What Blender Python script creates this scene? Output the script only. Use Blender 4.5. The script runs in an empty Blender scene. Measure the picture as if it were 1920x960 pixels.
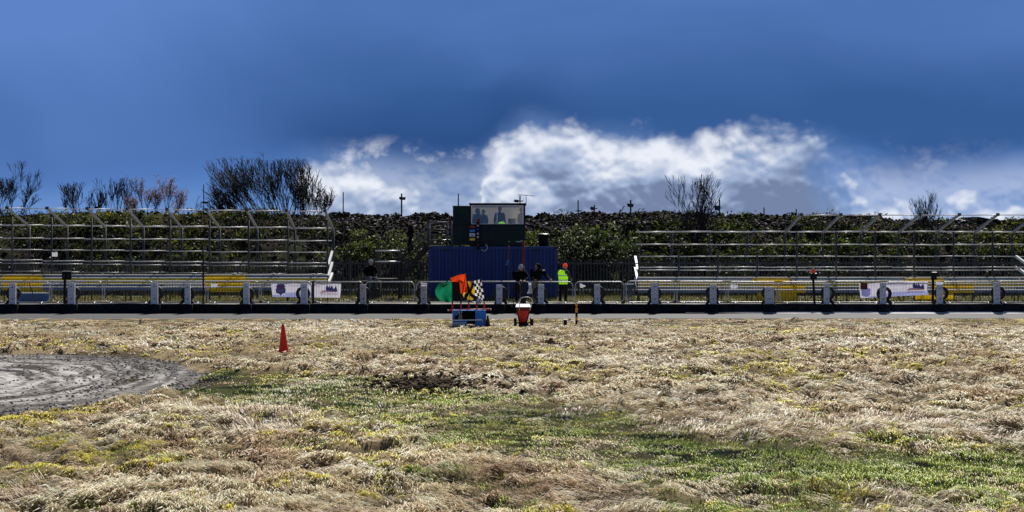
import bpy, bmesh, math, random
import numpy as np
from mathutils import Vector, Matrix, Euler, Quaternion

random.seed(7)
RNG = np.random.default_rng(11)
scene = bpy.context.scene
C = bpy.context.collection
R = math.radians
FPX, CAMH, HOR = 2666.667, 3.2, 440.0      # 50 mm lens on a 1920 px wide frame; camera 3.2 m up

def sc(Y): return FPX / Y
def X(px, Y): return (px - 960.0) / FPX * Y
def Z(py, Y): return CAMH - (py - HOR) / FPX * Y
def GY(py): return FPX * CAMH / (py - HOR)

# ------------------------------------------------------------------ materials
def lin(c):
    return tuple(((v / 12.92) if v <= .04045 else ((v + .055) / 1.055) ** 2.4) for v in c)
def s8(r, g, b): return lin((r / 255, g / 255, b / 255))

def mat(name, col, rough=.7, metal=0., var=.25, scale=6., bump=0., spec=.4, trans=0., emit=0., stretch=(1, 1, 1), col2=None, coat=0.):
    m = bpy.data.materials.new(name); m.use_nodes = True
    nt = m.node_tree; N = nt.nodes; L = nt.links; N.clear()
    out = N.new('ShaderNodeOutputMaterial')
    b = N.new('ShaderNodeBsdfPrincipled')
    b.inputs['Roughness'].default_value = rough; b.inputs['Metallic'].default_value = metal
    b.inputs['Specular IOR Level'].default_value = spec
    tc = N.new('ShaderNodeTexCoord'); mp = N.new('ShaderNodeMapping'); mp.inputs['Scale'].default_value = stretch
    L.new(tc.outputs['Object'], mp.inputs['Vector'])
    no = N.new('ShaderNodeTexNoise'); no.inputs['Scale'].default_value = scale; no.inputs['Detail'].default_value = 6
    no.inputs['Roughness'].default_value = .65
    L.new(mp.outputs['Vector'], no.inputs['Vector'])
    rp = N.new('ShaderNodeValToRGB'); rp.color_ramp.elements[0].position = .3; rp.color_ramp.elements[1].position = .72
    c2 = col2 or tuple(min(1, v * (1 + var)) for v in col)
    rp.color_ramp.elements[0].color = (*[v * (1 - var) for v in col], 1); rp.color_ramp.elements[1].color = (*c2, 1)
    L.new(no.outputs['Fac'], rp.inputs['Fac']); L.new(rp.outputs['Color'], b.inputs['Base Color'])
    if bump:
        bp = N.new('ShaderNodeBump'); bp.inputs['Strength'].default_value = bump; bp.inputs['Distance'].default_value = .02
        L.new(no.outputs['Fac'], bp.inputs['Height']); L.new(bp.outputs['Normal'], b.inputs['Normal'])
    if emit:
        b.inputs['Emission Color'].default_value = (*col, 1); b.inputs['Emission Strength'].default_value = emit
    sh = b.outputs['BSDF']
    if trans:
        t = N.new('ShaderNodeBsdfTranslucent'); L.new(rp.outputs['Color'], t.inputs['Color'])
        mx = N.new('ShaderNodeMixShader'); mx.inputs['Fac'].default_value = trans
        L.new(sh, mx.inputs[1]); L.new(t.outputs['BSDF'], mx.inputs[2]); sh = mx.outputs['Shader']
    L.new(sh, out.inputs['Surface'])
    return m

def attr_mat(name, trans=.4, rough=.6, spec=.25):
    m = bpy.data.materials.new(name); m.use_nodes = True
    nt = m.node_tree; N = nt.nodes; L = nt.links; N.clear()
    out = N.new('ShaderNodeOutputMaterial'); b = N.new('ShaderNodeBsdfPrincipled')
    a = N.new('ShaderNodeAttribute'); a.attribute_name = 'Col'
    b.inputs['Roughness'].default_value = rough; b.inputs['Specular IOR Level'].default_value = spec
    L.new(a.outputs['Color'], b.inputs['Base Color'])
    t = N.new('ShaderNodeBsdfTranslucent'); L.new(a.outputs['Color'], t.inputs['Color'])
    mx = N.new('ShaderNodeMixShader'); mx.inputs['Fac'].default_value = trans
    L.new(b.outputs['BSDF'], mx.inputs[1]); L.new(t.outputs['BSDF'], mx.inputs[2]); L.new(mx.outputs['Shader'], out.inputs['Surface'])
    return m

M = {}
M['galv'] = mat('galvanised steel', (.42, .43, .45), .40, .55, .3, 9)
M['galvd'] = mat('dark grey steel', (.060, .064, .072), .55, .35, .4, 9)  # same steel in a much darker tone
M['galvb'] = mat('bright rail', (.80, .79, .80), .40, .2, .2, 7)  # steel whitened so rails look sunlit; the glint is in the colour
M['postgrey'] = mat('post grey', (.74, .77, .82), .7, 0, .35, 14, .2)
M['postbrown'] = mat('post brown', (.66, .60, .55), .8, 0, .35, 14, .2)
M['timber'] = mat('dark timber', (.045, .038, .032), .85, 0, .4, 12, .2)
M['hole'] = mat('hole dark', (.02, .025, .03), .9)
M['black'] = mat('black paint', (.006, .007, .009), .65, 0, .5, 5, .1, .2)
M['wallblack'] = mat('black barrier paint', (.003, .004, .006), .85, 0, .6, 3, .2, .12, col2=(.022, .026, .036))
M['rubber'] = mat('tyre rubber', (.007, .007, .008), .55, 0, .3, 20, .2, .3)
M['yellow'] = mat('yellow paint', (.92, .70, .012), .6, 0, .15, 5, .1, trans=.5)
M['yellowdull'] = mat('worn yellow paint', (.80, .64, .03), .7, 0, .4, 5, .1, trans=.4)
M['plank'] = mat('grey plank', (.52, .50, .46), .7, 0, .35, 4, .15, stretch=(.4, 4, 4))
M['bluegrey'] = mat('blue grey board', (.10, .15, .24), .65, 0, .35, 5, .1)
M['blueboard'] = mat('blue board', (.03, .10, .24), .6, 0, .3, 5)
M['container'] = mat('container blue', (.006, .036, .20), .5, 0, .5, 3.5, .1, stretch=(3, 1, .12))  # vertical colour streaks strengthen the shading of the ribs
M['contdark'] = mat('container underside', (.01, .02, .05), .7)
M['cabin'] = mat('cabin green', (.008, .022, .024), .7, 0, .35, 3, .1, .2)
M['cabinlight'] = mat('cabin lining', (.55, .55, .53), .8, 0, .1, 3)
M['lightsheet'] = mat('white blind', (.50, .47, .44), .9, 0, .06, 2, trans=.7)  # translucent sheet material, added to brighten the cabin interior
M['white'] = mat('white paint', (.78, .78, .78), .5, 0, .1, 5)
M['whiteframe'] = mat('white frame', (.75, .76, .78), .5, 0, .08, 5)
M['paper'] = mat('paper', (.82, .83, .86), .8, 0, .05, 9, trans=.35)
M['banner'] = mat('banner vinyl', (.80, .76, .85), .6, 0, .08, 2.5, trans=.42)
M['bannerblue'] = mat('banner blue wash', (.42, .45, .80), .6, 0, .15, 2.5, trans=.42)
M['printblue'] = mat('print navy', (.08, .09, .26), .7, 0, .1, 5, trans=.2)
M['printred'] = mat('print red', (.55, .08, .14), .7, 0, .1, 5, trans=.3)
M['printgrey'] = mat('print grey', (.16, .16, .24), .7, 0, .1, 5, trans=.2)
M['poler'] = mat('faded red', (.16, .02, .02), .7, 0, .4, 5)
M['darkred'] = mat('dark red board', (.07, .015, .012), .6)
M['signred'] = mat('sign red', (.35, .03, .02), .6)
M['red'] = mat('red paint', (.66, .03, .022), .45, 0, .2, 5)
M['orangecone'] = mat('cone orange', (.72, .05, .014), .5, 0, .25, 9, trans=.3)
M['darkcone'] = mat('cone dark', (.05, .012, .012), .6)
M['orange'] = mat('orange lens', (.95, .25, .01), .3, 0, .1, 8, trans=.4)
M['ochre'] = mat('ochre paint', (.90, .42, .04), .6, 0, .15, 9)
M['tableblue'] = mat('table blue', (.015, .22, .72), .45, 0, .15, 5)
M['flaggreen'] = mat('flag green', (.008, .22, .10), .8, 0, .12, 6, trans=.5)
M['flagorange'] = mat('flag orange', (.85, .07, .01), .8, 0, .1, 6, trans=.5)
M['flagblack'] = mat('flag black', (.008, .008, .009), .9, 0, .2, 6)
M['flagyellow'] = mat('flag yellow', (.80, .50, .03), .8, 0, .1, 6, trans=.5)
M['flagwhite'] = mat('flag white', (.85, .84, .82), .8, 0, .06, 6, trans=.5)
M['skin'] = mat('skin', (.45, .26, .19), .6, 0, .12, 12)
M['coat'] = mat('black coat', (.006, .006, .008), .9, 0, .35, 9, .2, .08)
M['navy'] = mat('navy coat', (.035, .045, .085), .85, 0, .3, 9, .2)
M['greencoat'] = mat('dark green coat', (.085, .105, .105), .85, 0, .3, 9, .2)
M['royal'] = mat('blue coat', (.02, .06, .30), .8, 0, .2, 9, .2)
M['trousers'] = mat('dark trousers', (.009, .010, .014), .9, 0, .3, 9, 0, .08)
M['beige'] = mat('beige trousers', (.17, .15, .14), .85, 0, .2, 9)
M['jeans'] = mat('pale jeans', (.10, .12, .18), .85, 0, .2, 9)
M['hat'] = mat('grey wool', (.42, .43, .46), .95, 0, .2, 30)
M['hatred'] = mat('red wool', (.95, .07, .02), .95, 0, .15, 30, trans=.15, emit=.35)  # slight glow added to lift the hat out of shade
M['hivis'] = mat('hi vis', (.55, .95, .02), .8, 0, .05, 9, trans=.3, emit=.35)  # slight glow added so the vest stays bright in shade
M['tape'] = mat('reflective tape', (.55, .60, .58), .4, 0, .1, 20)
M['hair'] = mat('dark hair', (.02, .016, .013), .7, 0, .3, 20)
M['eye'] = mat('eye', (.03, .03, .03), .3)
M['bark'] = mat('bark', (.030, .025, .022), .9, 0, .4, 8, .3)
M['twig'] = mat('twig', (.034, .026, .022), .9, 0, .4, 3)
M['clear'] = mat('clear plastic', (.35, .42, .52), .25, 0, .1, 5)
M['lensred'] = mat('red lens', (.25, .005, .01), .25)
M['lensblue'] = mat('blue lens', (.01, .03, .4), .25)
M['lensclear'] = mat('clear lens', (.4, .4, .4), .2)
M['panelred'] = mat('panel red', (.35, .01, .015), .5)
M['panelblue'] = mat('panel blue', (.01, .22, .75), .5)
M['panelyellow'] = mat('panel yellow', (.75, .55, .01), .5)
M['grass'] = attr_mat('grass blades', .20, .50, .35)
M['leaf'] = attr_mat('leaves', .50, .55, .3)
M['stone'] = attr_mat('stones', 0., .9, .04)

def glass():
    m = bpy.data.materials.new('window glass'); m.use_nodes = True
    nt = m.node_tree; N = nt.nodes; L = nt.links; N.clear()
    out = N.new('ShaderNodeOutputMaterial'); t = N.new('ShaderNodeBsdfTransparent'); t.inputs['Color'].default_value = (.86, .88, .9, 1)
    g = N.new('ShaderNodeBsdfGlossy'); g.inputs['Roughness'].default_value = .03
    mx = N.new('ShaderNodeMixShader'); mx.inputs['Fac'].default_value = .12
    L.new(t.outputs[0], mx.inputs[1]); L.new(g.outputs[0], mx.inputs[2]); L.new(mx.outputs[0], out.inputs['Surface'])
    return m
M['glass'] = glass()

# ------------------------------------------------------------------ mesh helpers
def tag(o, label=None, cat=None, group=None, kind=None):
    if label: o['label'] = label
    if cat: o['category'] = cat
    if group: o['group'] = group
    if kind: o['kind'] = kind
    return o

def thing(name, label, cat, loc=(0, 0, 0), rotz=0, group=None):
    o = bpy.data.objects.new(name, None); o.empty_display_size = .2; C.objects.link(o)
    o.location = loc; o.rotation_euler = (0, 0, rotz)
    return tag(o, label, cat, group)

class MB:
    def __init__(s): s.v = []; s.f = []; s.m = []
    def add(s, vs, fs, mi=0):
        o = len(s.v); s.v += [tuple(v) for v in vs]; s.f += [tuple(i + o for i in f) for f in fs]; s.m += [mi] * len(fs); return s
    def box(s, c, d, rot=None, mi=0, taper=1.):
        x, y, z = (k / 2 for k in d)
        p = [(-x, -y, -z), (x, -y, -z), (x, y, -z), (-x, y, -z), (-x * taper, -y * taper, z), (x * taper, -y * taper, z), (x * taper, y * taper, z), (-x * taper, y * taper, z)]
        if rot is not None: p = [rot @ Vector(q) for q in p]
        return s.add([(q[0] + c[0], q[1] + c[1], q[2] + c[2]) for q in p], [(0, 3, 2, 1), (4, 5, 6, 7), (0, 1, 5, 4), (1, 2, 6, 5), (2, 3, 7, 6), (3, 0, 4, 7)], mi)
    def bbox(s, a, b, mi=0):
        return s.box([(a[i] + b[i]) / 2 for i in range(3)], [abs(b[i] - a[i]) for i in range(3)], None, mi)
    def bar(s, a, b, w, h, mi=0):
        a, b = Vector(a), Vector(b); d = b - a
        q = d.to_track_quat('X', 'Z').to_matrix()
        return s.box((a + b) / 2, (d.length, w, h), q, mi)
    def tube(s, pts, r, n=8, mi=0, cap=True):
        pts = [Vector(p) for p in pts]; rs = r if isinstance(r, (list, tuple)) else [r] * len(pts)
        vs = []; fs = []; up = None
        for i, p in enumerate(pts):
            t = (pts[min(i + 1, len(pts) - 1)] - pts[max(i - 1, 0)]).normalized()
            if up is None: up = t.orthogonal().normalized()
            up = (up - t * up.dot(t)).normalized(); sd = t.cross(up)
            for k in range(n):
                a = 2 * math.pi * k / n; vs.append(p + (up * math.cos(a) + sd * math.sin(a)) * rs[i])
        for i in range(len(pts) - 1):
            for k in range(n):
                fs.append((i * n + k, i * n + (k + 1) % n, (i + 1) * n + (k + 1) % n, (i + 1) * n + k))
        if cap:
            fs.append(tuple(range(n - 1, -1, -1))); e = (len(pts) - 1) * n; fs.append(tuple(range(e, e + n)))
        return s.add(vs, fs, mi)
    def lathe(s, prof, c=(0, 0, 0), axis='z', n=20, mi=0):
        vs = []; fs = []
        for r, h in prof:
            for k in range(n):
                a = 2 * math.pi * k / n; p = (r * math.cos(a), r * math.sin(a), h)
                if axis == 'y': p = (p[0], p[2], p[1])
                if axis == 'x': p = (p[2], p[0], p[1])
                vs.append((p[0] + c[0], p[1] + c[1], p[2] + c[2]))
        for i in range(len(prof) - 1):
            for k in range(n): fs.append((i * n + k, i * n + (k + 1) % n, (i + 1) * n + (k + 1) % n, (i + 1) * n + k))
        return s.add(vs, fs, mi)
    def sphere(s, c, r, n=10, m=7, rot=None, mi=0):
        vs = []; fs = []; r = r if isinstance(r, (list, tuple)) else (r, r, r)
        for i in range(m + 1):
            t = math.pi * i / m
            for k in range(n):
                a = 2 * math.pi * k / n; p = Vector((r[0] * math.sin(t) * math.cos(a), r[1] * math.sin(t) * math.sin(a), r[2] * math.cos(t)))
                if rot is not None: p = rot @ p
                vs.append(p + Vector(c))
        for i in range(m):
            for k in range(n): fs.append((i * n + k, (i + 1) * n + k, (i + 1) * n + (k + 1) % n, i * n + (k + 1) % n))
        return s.add(vs, fs, mi)
    def patch(s, left, right, nu=10, nv=12, wave=.03, ph=0., freq=2.2, mis=None):
        """cloth between two edge polylines of (x, y, z)"""
        def along(pl, t):
            k = t * (len(pl) - 1); i = min(int(k), len(pl) - 2); f = k - i
            return Vector(pl[i]) * (1 - f) + Vector(pl[i + 1]) * f
        vs = []; fs = []; ms = []
        for j in range(nv + 1):
            a = along(left, j / nv); b = along(right, j / nv)
            for i in range(nu + 1):
                u = i / nu; p = a * (1 - u) + b * u
                p.y += wave * math.sin(freq * 6.283 * u + ph + 1.7 * j / nv) + wave * .5 * math.sin(9 * j / nv + 3 * u + ph)
                p.z += wave * .35 * math.sin(7 * u + ph * 2)
                vs.append(p)
        o = len(s.v); s.v += [tuple(v) for v in vs]
        for j in range(nv):
            for i in range(nu):
                q = j * (nu + 1) + i
                s.f.append((o + q, o + q + 1, o + q + nu + 2, o + q + nu + 1)); s.m.append(mis(i / nu, j / nv) if mis else 0)
        return s
    def build(s, name, mats, parent=None, smooth=False, bevel=0, loc=None):
        me = bpy.data.meshes.new(name); me.from_pydata(s.v, [], s.f); 
        mats = mats if isinstance(mats, (list, tuple)) else [mats]
        for m in mats: me.materials.append(m)
        me.polygons.foreach_set('material_index', s.m)
        if smooth: me.polygons.foreach_set('use_smooth', [True] * len(s.f))
        me.update()
        o = bpy.data.objects.new(name, me); C.objects.link(o)
        if parent is not None: o.parent = parent
        if loc is not None: o.location = loc
        if bevel:
            b = o.modifiers.new('Bevel', 'BEVEL'); b.width = bevel; b.segments = 2; b.limit_method = 'ANGLE'
        return o

def copy_tree(o, parent=None):
    c = o.copy(); C.objects.link(c)
    if parent is not None: c.parent = parent
    for ch in list(o.children): copy_tree(ch, c)
    return c

def np_mesh(name, V, F, col=None, m=None, smooth=False):
    """V (n,3), F list of (array (k,c)) quads or tris"""
    me = bpy.data.meshes.new(name)
    me.vertices.add(len(V)); me.vertices.foreach_set('co', np.asarray(V, np.float32).ravel())
    loops = np.concatenate([f.ravel() for f in F]); me.loops.add(len(loops)); me.loops.foreach_set('vertex_index', loops.astype(np.int32))
    tot = np.concatenate([np.full(len(f), f.shape[1]) for f in F]); st = np.concatenate([[0], np.cumsum(tot)[:-1]])
    me.polygons.add(len(tot)); me.polygons.foreach_set('loop_start', st.astype(np.int32)); me.polygons.foreach_set('loop_total', tot.astype(np.int32))
    if smooth: me.polygons.foreach_set('use_smooth', np.ones(len(tot), bool))
    me.update(calc_edges=True); me.validate()
    if col is not None:
        a = me.color_attributes.new('Col', 'FLOAT_COLOR', 'POINT')
        a.data.foreach_set('color', np.concatenate([col, np.ones((len(col), 1))], 1).astype(np.float32).ravel())
    if m: me.materials.append(m)
    o = bpy.data.objects.new(name, me); C.objects.link(o)
    return o

# ------------------------------------------------------------------ numpy noise
def _hash(i, j, seed):
    h = (i.astype(np.int64) * 374761393 + j.astype(np.int64) * 668265263 + seed * 974634777) & 0xFFFFFFFF
    h = ((h ^ (h >> 13)) * 1274126177) & 0xFFFFFFFF
    return ((h ^ (h >> 16)) & 0xFFFF) / 65535.0
def vnoise(x, y, seed=0):
    i = np.floor(x); j = np.floor(y); fx = x - i; fy = y - j
    u = fx * fx * fx * (fx * (fx * 6 - 15) + 10); v = fy * fy * fy * (fy * (fy * 6 - 15) + 10)
    a = _hash(i, j, seed); b = _hash(i + 1, j, seed); c = _hash(i, j + 1, seed); d = _hash(i + 1, j + 1, seed)
    return (a * (1 - u) + b * u) * (1 - v) + (c * (1 - u) + d * u) * v
def fbm(x, y, seed=0, oct=4):
    s = 0; a = .5; t = 0
    for k in range(oct):
        s = s + a * vnoise(x * 2 ** k + 17.3 * k, y * 2 ** k - 9.1 * k, seed + k); t += a; a *= .5
    return s / t
def sstep(a, b, x):
    t = np.clip((x - a) / (b - a), 0, 1); return t * t * (3 - 2 * t)

# ------------------------------------------------------------------ ground layout
TRK0, TRK1 = 53.2, 57.7
def edgeY(x): return TRK0 + .045 * x + .25 * (vnoise(x * .8, x * 0 + 3, 5) - .5) + .18 * (vnoise(x * 3.1, x * 0 + 7, 6) - .5)
DC = (-13.2, 30.5); DA, DB = 6.5, 7.2
def dirt_r(x, y):
    return np.sqrt(((x - DC[0]) / np.where(x > DC[0], DA, 2.4 * DA)) ** 2 + ((y - DC[1]) / DB) ** 2)
PATH = [(345, 715, 1.6), (500, 728, 2.2), (660, 742, 2.4), (830, 765, 2.4), (960, 800, 2.0), (1130, 845, 1.8), (1350, 872, 1.8), (1650, 890, 1.9), (2100, 905, 2.0)]
PATHW = [(X(px, GY(py)), GY(py), w) for px, py, w in PATH]
def path_d(x, y):
    best = np.full(np.shape(x), 9.0)
    for (x0, y0, w0), (x1, y1, w1) in zip(PATHW[:-1], PATHW[1:]):
        dx, dy = x1 - x0, y1 - y0; t = np.clip(((x - x0) * dx + (y - y0) * dy) / (dx * dx + dy * dy), 0, 1)
        d = np.hypot(x - x0 - t * dx, y - y0 - t * dy) / (w0 + t * (w1 - w0)); best = np.minimum(best, d)
    return best
def masks(x, y):
    n1 = fbm(x * .9, y * .9, 21, 4); n2 = fbm(x * .35, y * .35, 31, 3)
    path = 1 - sstep(.55, 1.25, path_d(x, y) + (n1 - .5) * 1.3)
    dirt = 1 - sstep(.97, 1.05, dirt_r(x, y) + (n1 - .5) * .16)
    moss = sstep(.50, .62, fbm(x * .75 + 5, y * .55, 41, 4)) * sstep(.36, .55, n2)
    low = np.exp(-((y - 21.5) / 2.6) ** 2) * (1 - sstep(-3.0, 2.0, x))
    moss = np.clip(moss + low * sstep(.44, .62, n1) * .9, 0, 1)
    near = (1 - sstep(18.5, 22.5, y + (n2 - .5) * 6)) * sstep(-2.5, 2.0, x)
    green = np.clip(near * sstep(.40, .60, n1) * .9 + path * (.62 + .35 * sstep(-1, 5, x)) * sstep(.36, .56, fbm(x * .9, y * 1.1, 51, 4)), 0, 1)
    green = np.clip(green + .5 * sstep(.60, .72, fbm(x * 1.3, y * 1.3, 61, 3)) * sstep(26, 19, y), 0, 1)
    edge = np.exp(-((y - 52.2) / .8) ** 2) * .6 * sstep(.4, .6, n1)
    return path, dirt, np.clip(moss + edge, 0, 1), green
def hummock(x, y):
    a = vnoise(x * 2.1 + .4 * vnoise(x * 3, y * 3, 77), y * 1.9, 71); b = vnoise(x * 4.1, y * 3.4, 73)
    return sstep(.32, .78, .62 * a + .38 * b)
def ground_h(x, y):
    path, dirt, moss, green = masks(x, y)
    h = .14 * hummock(x, y) + .16 * (fbm(x * .28, y * .28, 81, 3) - .45) + .05 * fbm(x * 2.6, y * 3.2, 91, 2)
    h = h * (1 - .72 * path) * (1 - dirt) + .02 * path * fbm(x * 3, y * 3, 95, 2)
    h = h * (1 - .95 * sstep(43, 50.5, y)) * sstep(9, 12, y)
    return h + .012

def hmat_ground():
    m = attr_mat('infield ground', 0., .95, .05); nt = m.node_tree; N = nt.nodes; L = nt.links
    a = [n for n in N if n.type == 'ATTRIBUTE'][0]; b = [n for n in N if n.type == 'BSDF_PRINCIPLED'][0]
    tc = N.new('ShaderNodeTexCoord'); no = N.new('ShaderNodeTexNoise'); no.inputs['Scale'].default_value = 18; no.inputs['Detail'].default_value = 7; no.inputs['Roughness'].default_value = .7
    L.new(tc.outputs['Object'], no.inputs['Vector'])
    mr = N.new('ShaderNodeMapRange'); mr.inputs[1].default_value = .3; mr.inputs[2].default_value = .7; mr.inputs[3].default_value = .25; mr.inputs[4].default_value = 1.5; L.new(no.outputs['Fac'], mr.inputs[0])
    mx = N.new('ShaderNodeVectorMath'); mx.operation = 'SCALE'; L.new(a.outputs['Color'], mx.inputs[0]); L.new(mr.outputs[0], mx.inputs['Scale']); L.new(mx.outputs[0], b.inputs['Base Color'])
    bp = N.new('ShaderNodeBump'); bp.inputs['Strength'].default_value = .7; bp.inputs['Distance'].default_value = .03; L.new(no.outputs['Fac'], bp.inputs['Height']); L.new(bp.outputs['Normal'], b.inputs['Normal'])
    return m

def build_ground():
    # one sheet: a fine infield and a coarse skirt out to the horizon
    ys = np.concatenate([np.linspace(10, 26, 190), np.linspace(26, 54.5, 210)[1:]])
    xs = np.linspace(-25, 25, 430)
    gx, gy = np.meshgrid(xs, ys); z = ground_h(gx, gy)
    z[-3:, :] = -.006; z[:, :2] = np.minimum(z[:, :2], 0)
    V = np.stack([gx, gy, z], -1).reshape(-1, 3); nx, ny = len(xs), len(ys)
    i = np.arange(nx * ny).reshape(ny, nx)
    F = np.stack([i[:-1, :-1], i[:-1, 1:], i[1:, 1:], i[1:, :-1]], -1).reshape(-1, 4)
    o = len(V); big = 2500
    ring = [(-25, 10, z[0, 0]), (25, 10, z[0, -1]), (25, 54.5, z[-1, -1]), (-25, 54.5, z[-1, 0]), (-big, -big, -.01), (big, -big, -.01), (big, big, -.01), (-big, big, -.01)]
    V = np.concatenate([V, np.array(ring)]); F2 = np.array([(0, 4, 5, 1), (1, 5, 6, 2), (2, 6, 7, 3), (3, 7, 4, 0)]) + o
    path, dirt, moss, green = (q.reshape(-1, 1) for q in masks(gx, gy)); hum = hummock(gx, gy).reshape(-1, 1)
    col = np.array((.11, .085, .05)) + hum * np.array((.36, .27, .155)); col = col + path * .95 * (np.array((.075, .062, .032)) - col) + green * .6 * (np.array((.09, .11, .025)) - col)  # hollows coloured darker, painting shade between the tussocks
    col = np.concatenate([col, np.tile(np.array([[.14, .12, .07]]), (len(ring), 1))])
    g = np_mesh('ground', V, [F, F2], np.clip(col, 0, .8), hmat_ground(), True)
    tag(g, kind='structure')

def build_track():
    xs = np.linspace(-60, 60, 500)
    e = edgeY(xs)
    V = []; n = 12
    for k in range(n + 1):
        t = k / n; V.append(np.stack([xs, e * (1 - t) + (TRK1 + .02) * t, np.full_like(xs, .004 + .02 * math.sin(t * 3.1))], -1))
    V = np.concatenate(V); i = np.arange(len(V)).reshape(n + 1, -1)
    F = np.stack([i[:-1, :-1], i[:-1, 1:], i[1:, 1:], i[1:, :-1]], -1).reshape(-1, 4)
    m = bpy.data.materials.new('track surface'); m.use_nodes = True; nt = m.node_tree; N = nt.nodes; L = nt.links
    b = N['Principled BSDF']; b.inputs['Roughness'].default_value = .75
    tc = N.new('ShaderNodeTexCoord'); mp = N.new('ShaderNodeMapping'); mp.inputs['Scale'].default_value = (.10, 2.2, 1)
    L.new(tc.outputs['Object'], mp.inputs['Vector'])
    no = N.new('ShaderNodeTexNoise'); no.inputs['Scale'].default_value = 1.6; no.inputs['Detail'].default_value = 9; no.inputs['Roughness'].default_value = .7
    L.new(mp.outputs['Vector'], no.inputs['Vector'])
    mp2 = N.new('ShaderNodeMapping'); mp2.inputs['Scale'].default_value = (1.2, 5, 1); L.new(tc.outputs['Object'], mp2.inputs['Vector'])
    no2 = N.new('ShaderNodeTexNoise'); no2.inputs['Scale'].default_value = 3; no2.inputs['Detail'].default_value = 6; L.new(mp2.outputs['Vector'], no2.inputs['Vector'])
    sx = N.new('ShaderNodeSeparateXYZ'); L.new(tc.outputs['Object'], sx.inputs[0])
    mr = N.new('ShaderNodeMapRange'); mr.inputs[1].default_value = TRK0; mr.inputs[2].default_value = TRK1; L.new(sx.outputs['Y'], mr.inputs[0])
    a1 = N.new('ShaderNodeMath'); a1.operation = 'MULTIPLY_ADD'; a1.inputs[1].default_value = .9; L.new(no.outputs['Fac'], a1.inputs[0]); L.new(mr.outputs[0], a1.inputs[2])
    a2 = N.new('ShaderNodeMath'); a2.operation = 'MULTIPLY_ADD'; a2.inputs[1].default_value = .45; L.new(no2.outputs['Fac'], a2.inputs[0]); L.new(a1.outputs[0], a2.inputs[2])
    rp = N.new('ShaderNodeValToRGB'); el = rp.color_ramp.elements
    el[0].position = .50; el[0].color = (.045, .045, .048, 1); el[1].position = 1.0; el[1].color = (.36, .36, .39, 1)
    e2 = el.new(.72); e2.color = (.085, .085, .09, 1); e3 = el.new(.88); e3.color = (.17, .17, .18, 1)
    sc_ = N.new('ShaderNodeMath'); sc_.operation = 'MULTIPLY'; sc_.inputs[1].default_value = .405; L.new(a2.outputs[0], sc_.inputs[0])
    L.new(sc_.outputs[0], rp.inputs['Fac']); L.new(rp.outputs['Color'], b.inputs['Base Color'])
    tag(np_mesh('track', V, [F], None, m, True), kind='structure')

def build_kerb():
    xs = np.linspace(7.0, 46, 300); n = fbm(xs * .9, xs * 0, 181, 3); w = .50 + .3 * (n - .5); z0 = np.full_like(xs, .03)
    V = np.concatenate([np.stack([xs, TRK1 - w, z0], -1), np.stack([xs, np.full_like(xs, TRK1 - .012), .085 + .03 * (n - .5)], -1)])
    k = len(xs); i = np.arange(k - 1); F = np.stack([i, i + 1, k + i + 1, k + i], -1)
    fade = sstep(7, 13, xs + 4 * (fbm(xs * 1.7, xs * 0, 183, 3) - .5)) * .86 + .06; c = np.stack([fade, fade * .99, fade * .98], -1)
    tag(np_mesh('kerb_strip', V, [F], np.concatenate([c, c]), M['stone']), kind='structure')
def build_dirt():
    # worn gravel turn at the left, with ruts round its bend
    rs = np.linspace(0, 1.12, 260); ts = np.linspace(-math.pi, math.pi, 620)
    r, t = np.meshgrid(rs, ts); x = DC[0] + np.where(np.cos(t) > 0, DA, 2.4 * DA) * r * np.cos(t); y = DC[1] + DB * r * np.sin(t)
    z = .018 + .045 * (fbm((r + .2 * fbm(x * .5, y * .5, 8, 3)) * 26, t * 1.6, 101, 3) - .4) + .02 * fbm(x * 3.5, y * 3.5, 103, 3)
    z = np.where(r > .98, z - (r - .98) * .55, z)
    V = np.stack([x, y, z], -1).reshape(-1, 3)
    i = np.arange(len(V)).reshape(len(ts), len(rs))
    F = np.stack([i[:-1, :-1], i[:-1, 1:], i[1:, 1:], i[1:, :-1]], -1).reshape(-1, 4)
    wob = fbm(x * .4, y * .4, 8, 2) * .12
    n = fbm((r + wob) * 15, t * 1.1, 111, 3); n2 = fbm(x * 1.6, y * 2.2, 113, 4); n3 = fbm(x * 12, y * 12, 115, 3); n4 = fbm((r + wob) * 42, t * 3.5, 117, 3)
    k = np.clip(.40 + 1.3 * (n - .47) + .5 * (n2 - .5) + 1.4 * (n3 - .5) + 1.5 * (n4 - .5), 0, 1) * (1 - .72 * sstep(.72, .97, r + (n2 - .5) * .45))
    c0 = np.array((.075, .068, .063)); c1 = np.array((.60, .565, .53))
    col = (c0 + (c1 - c0) * k[..., None]).reshape(-1, 3)
    tag(np_mesh('gravel_path', V, [F], col, M['stone'], True), kind='structure')

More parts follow.
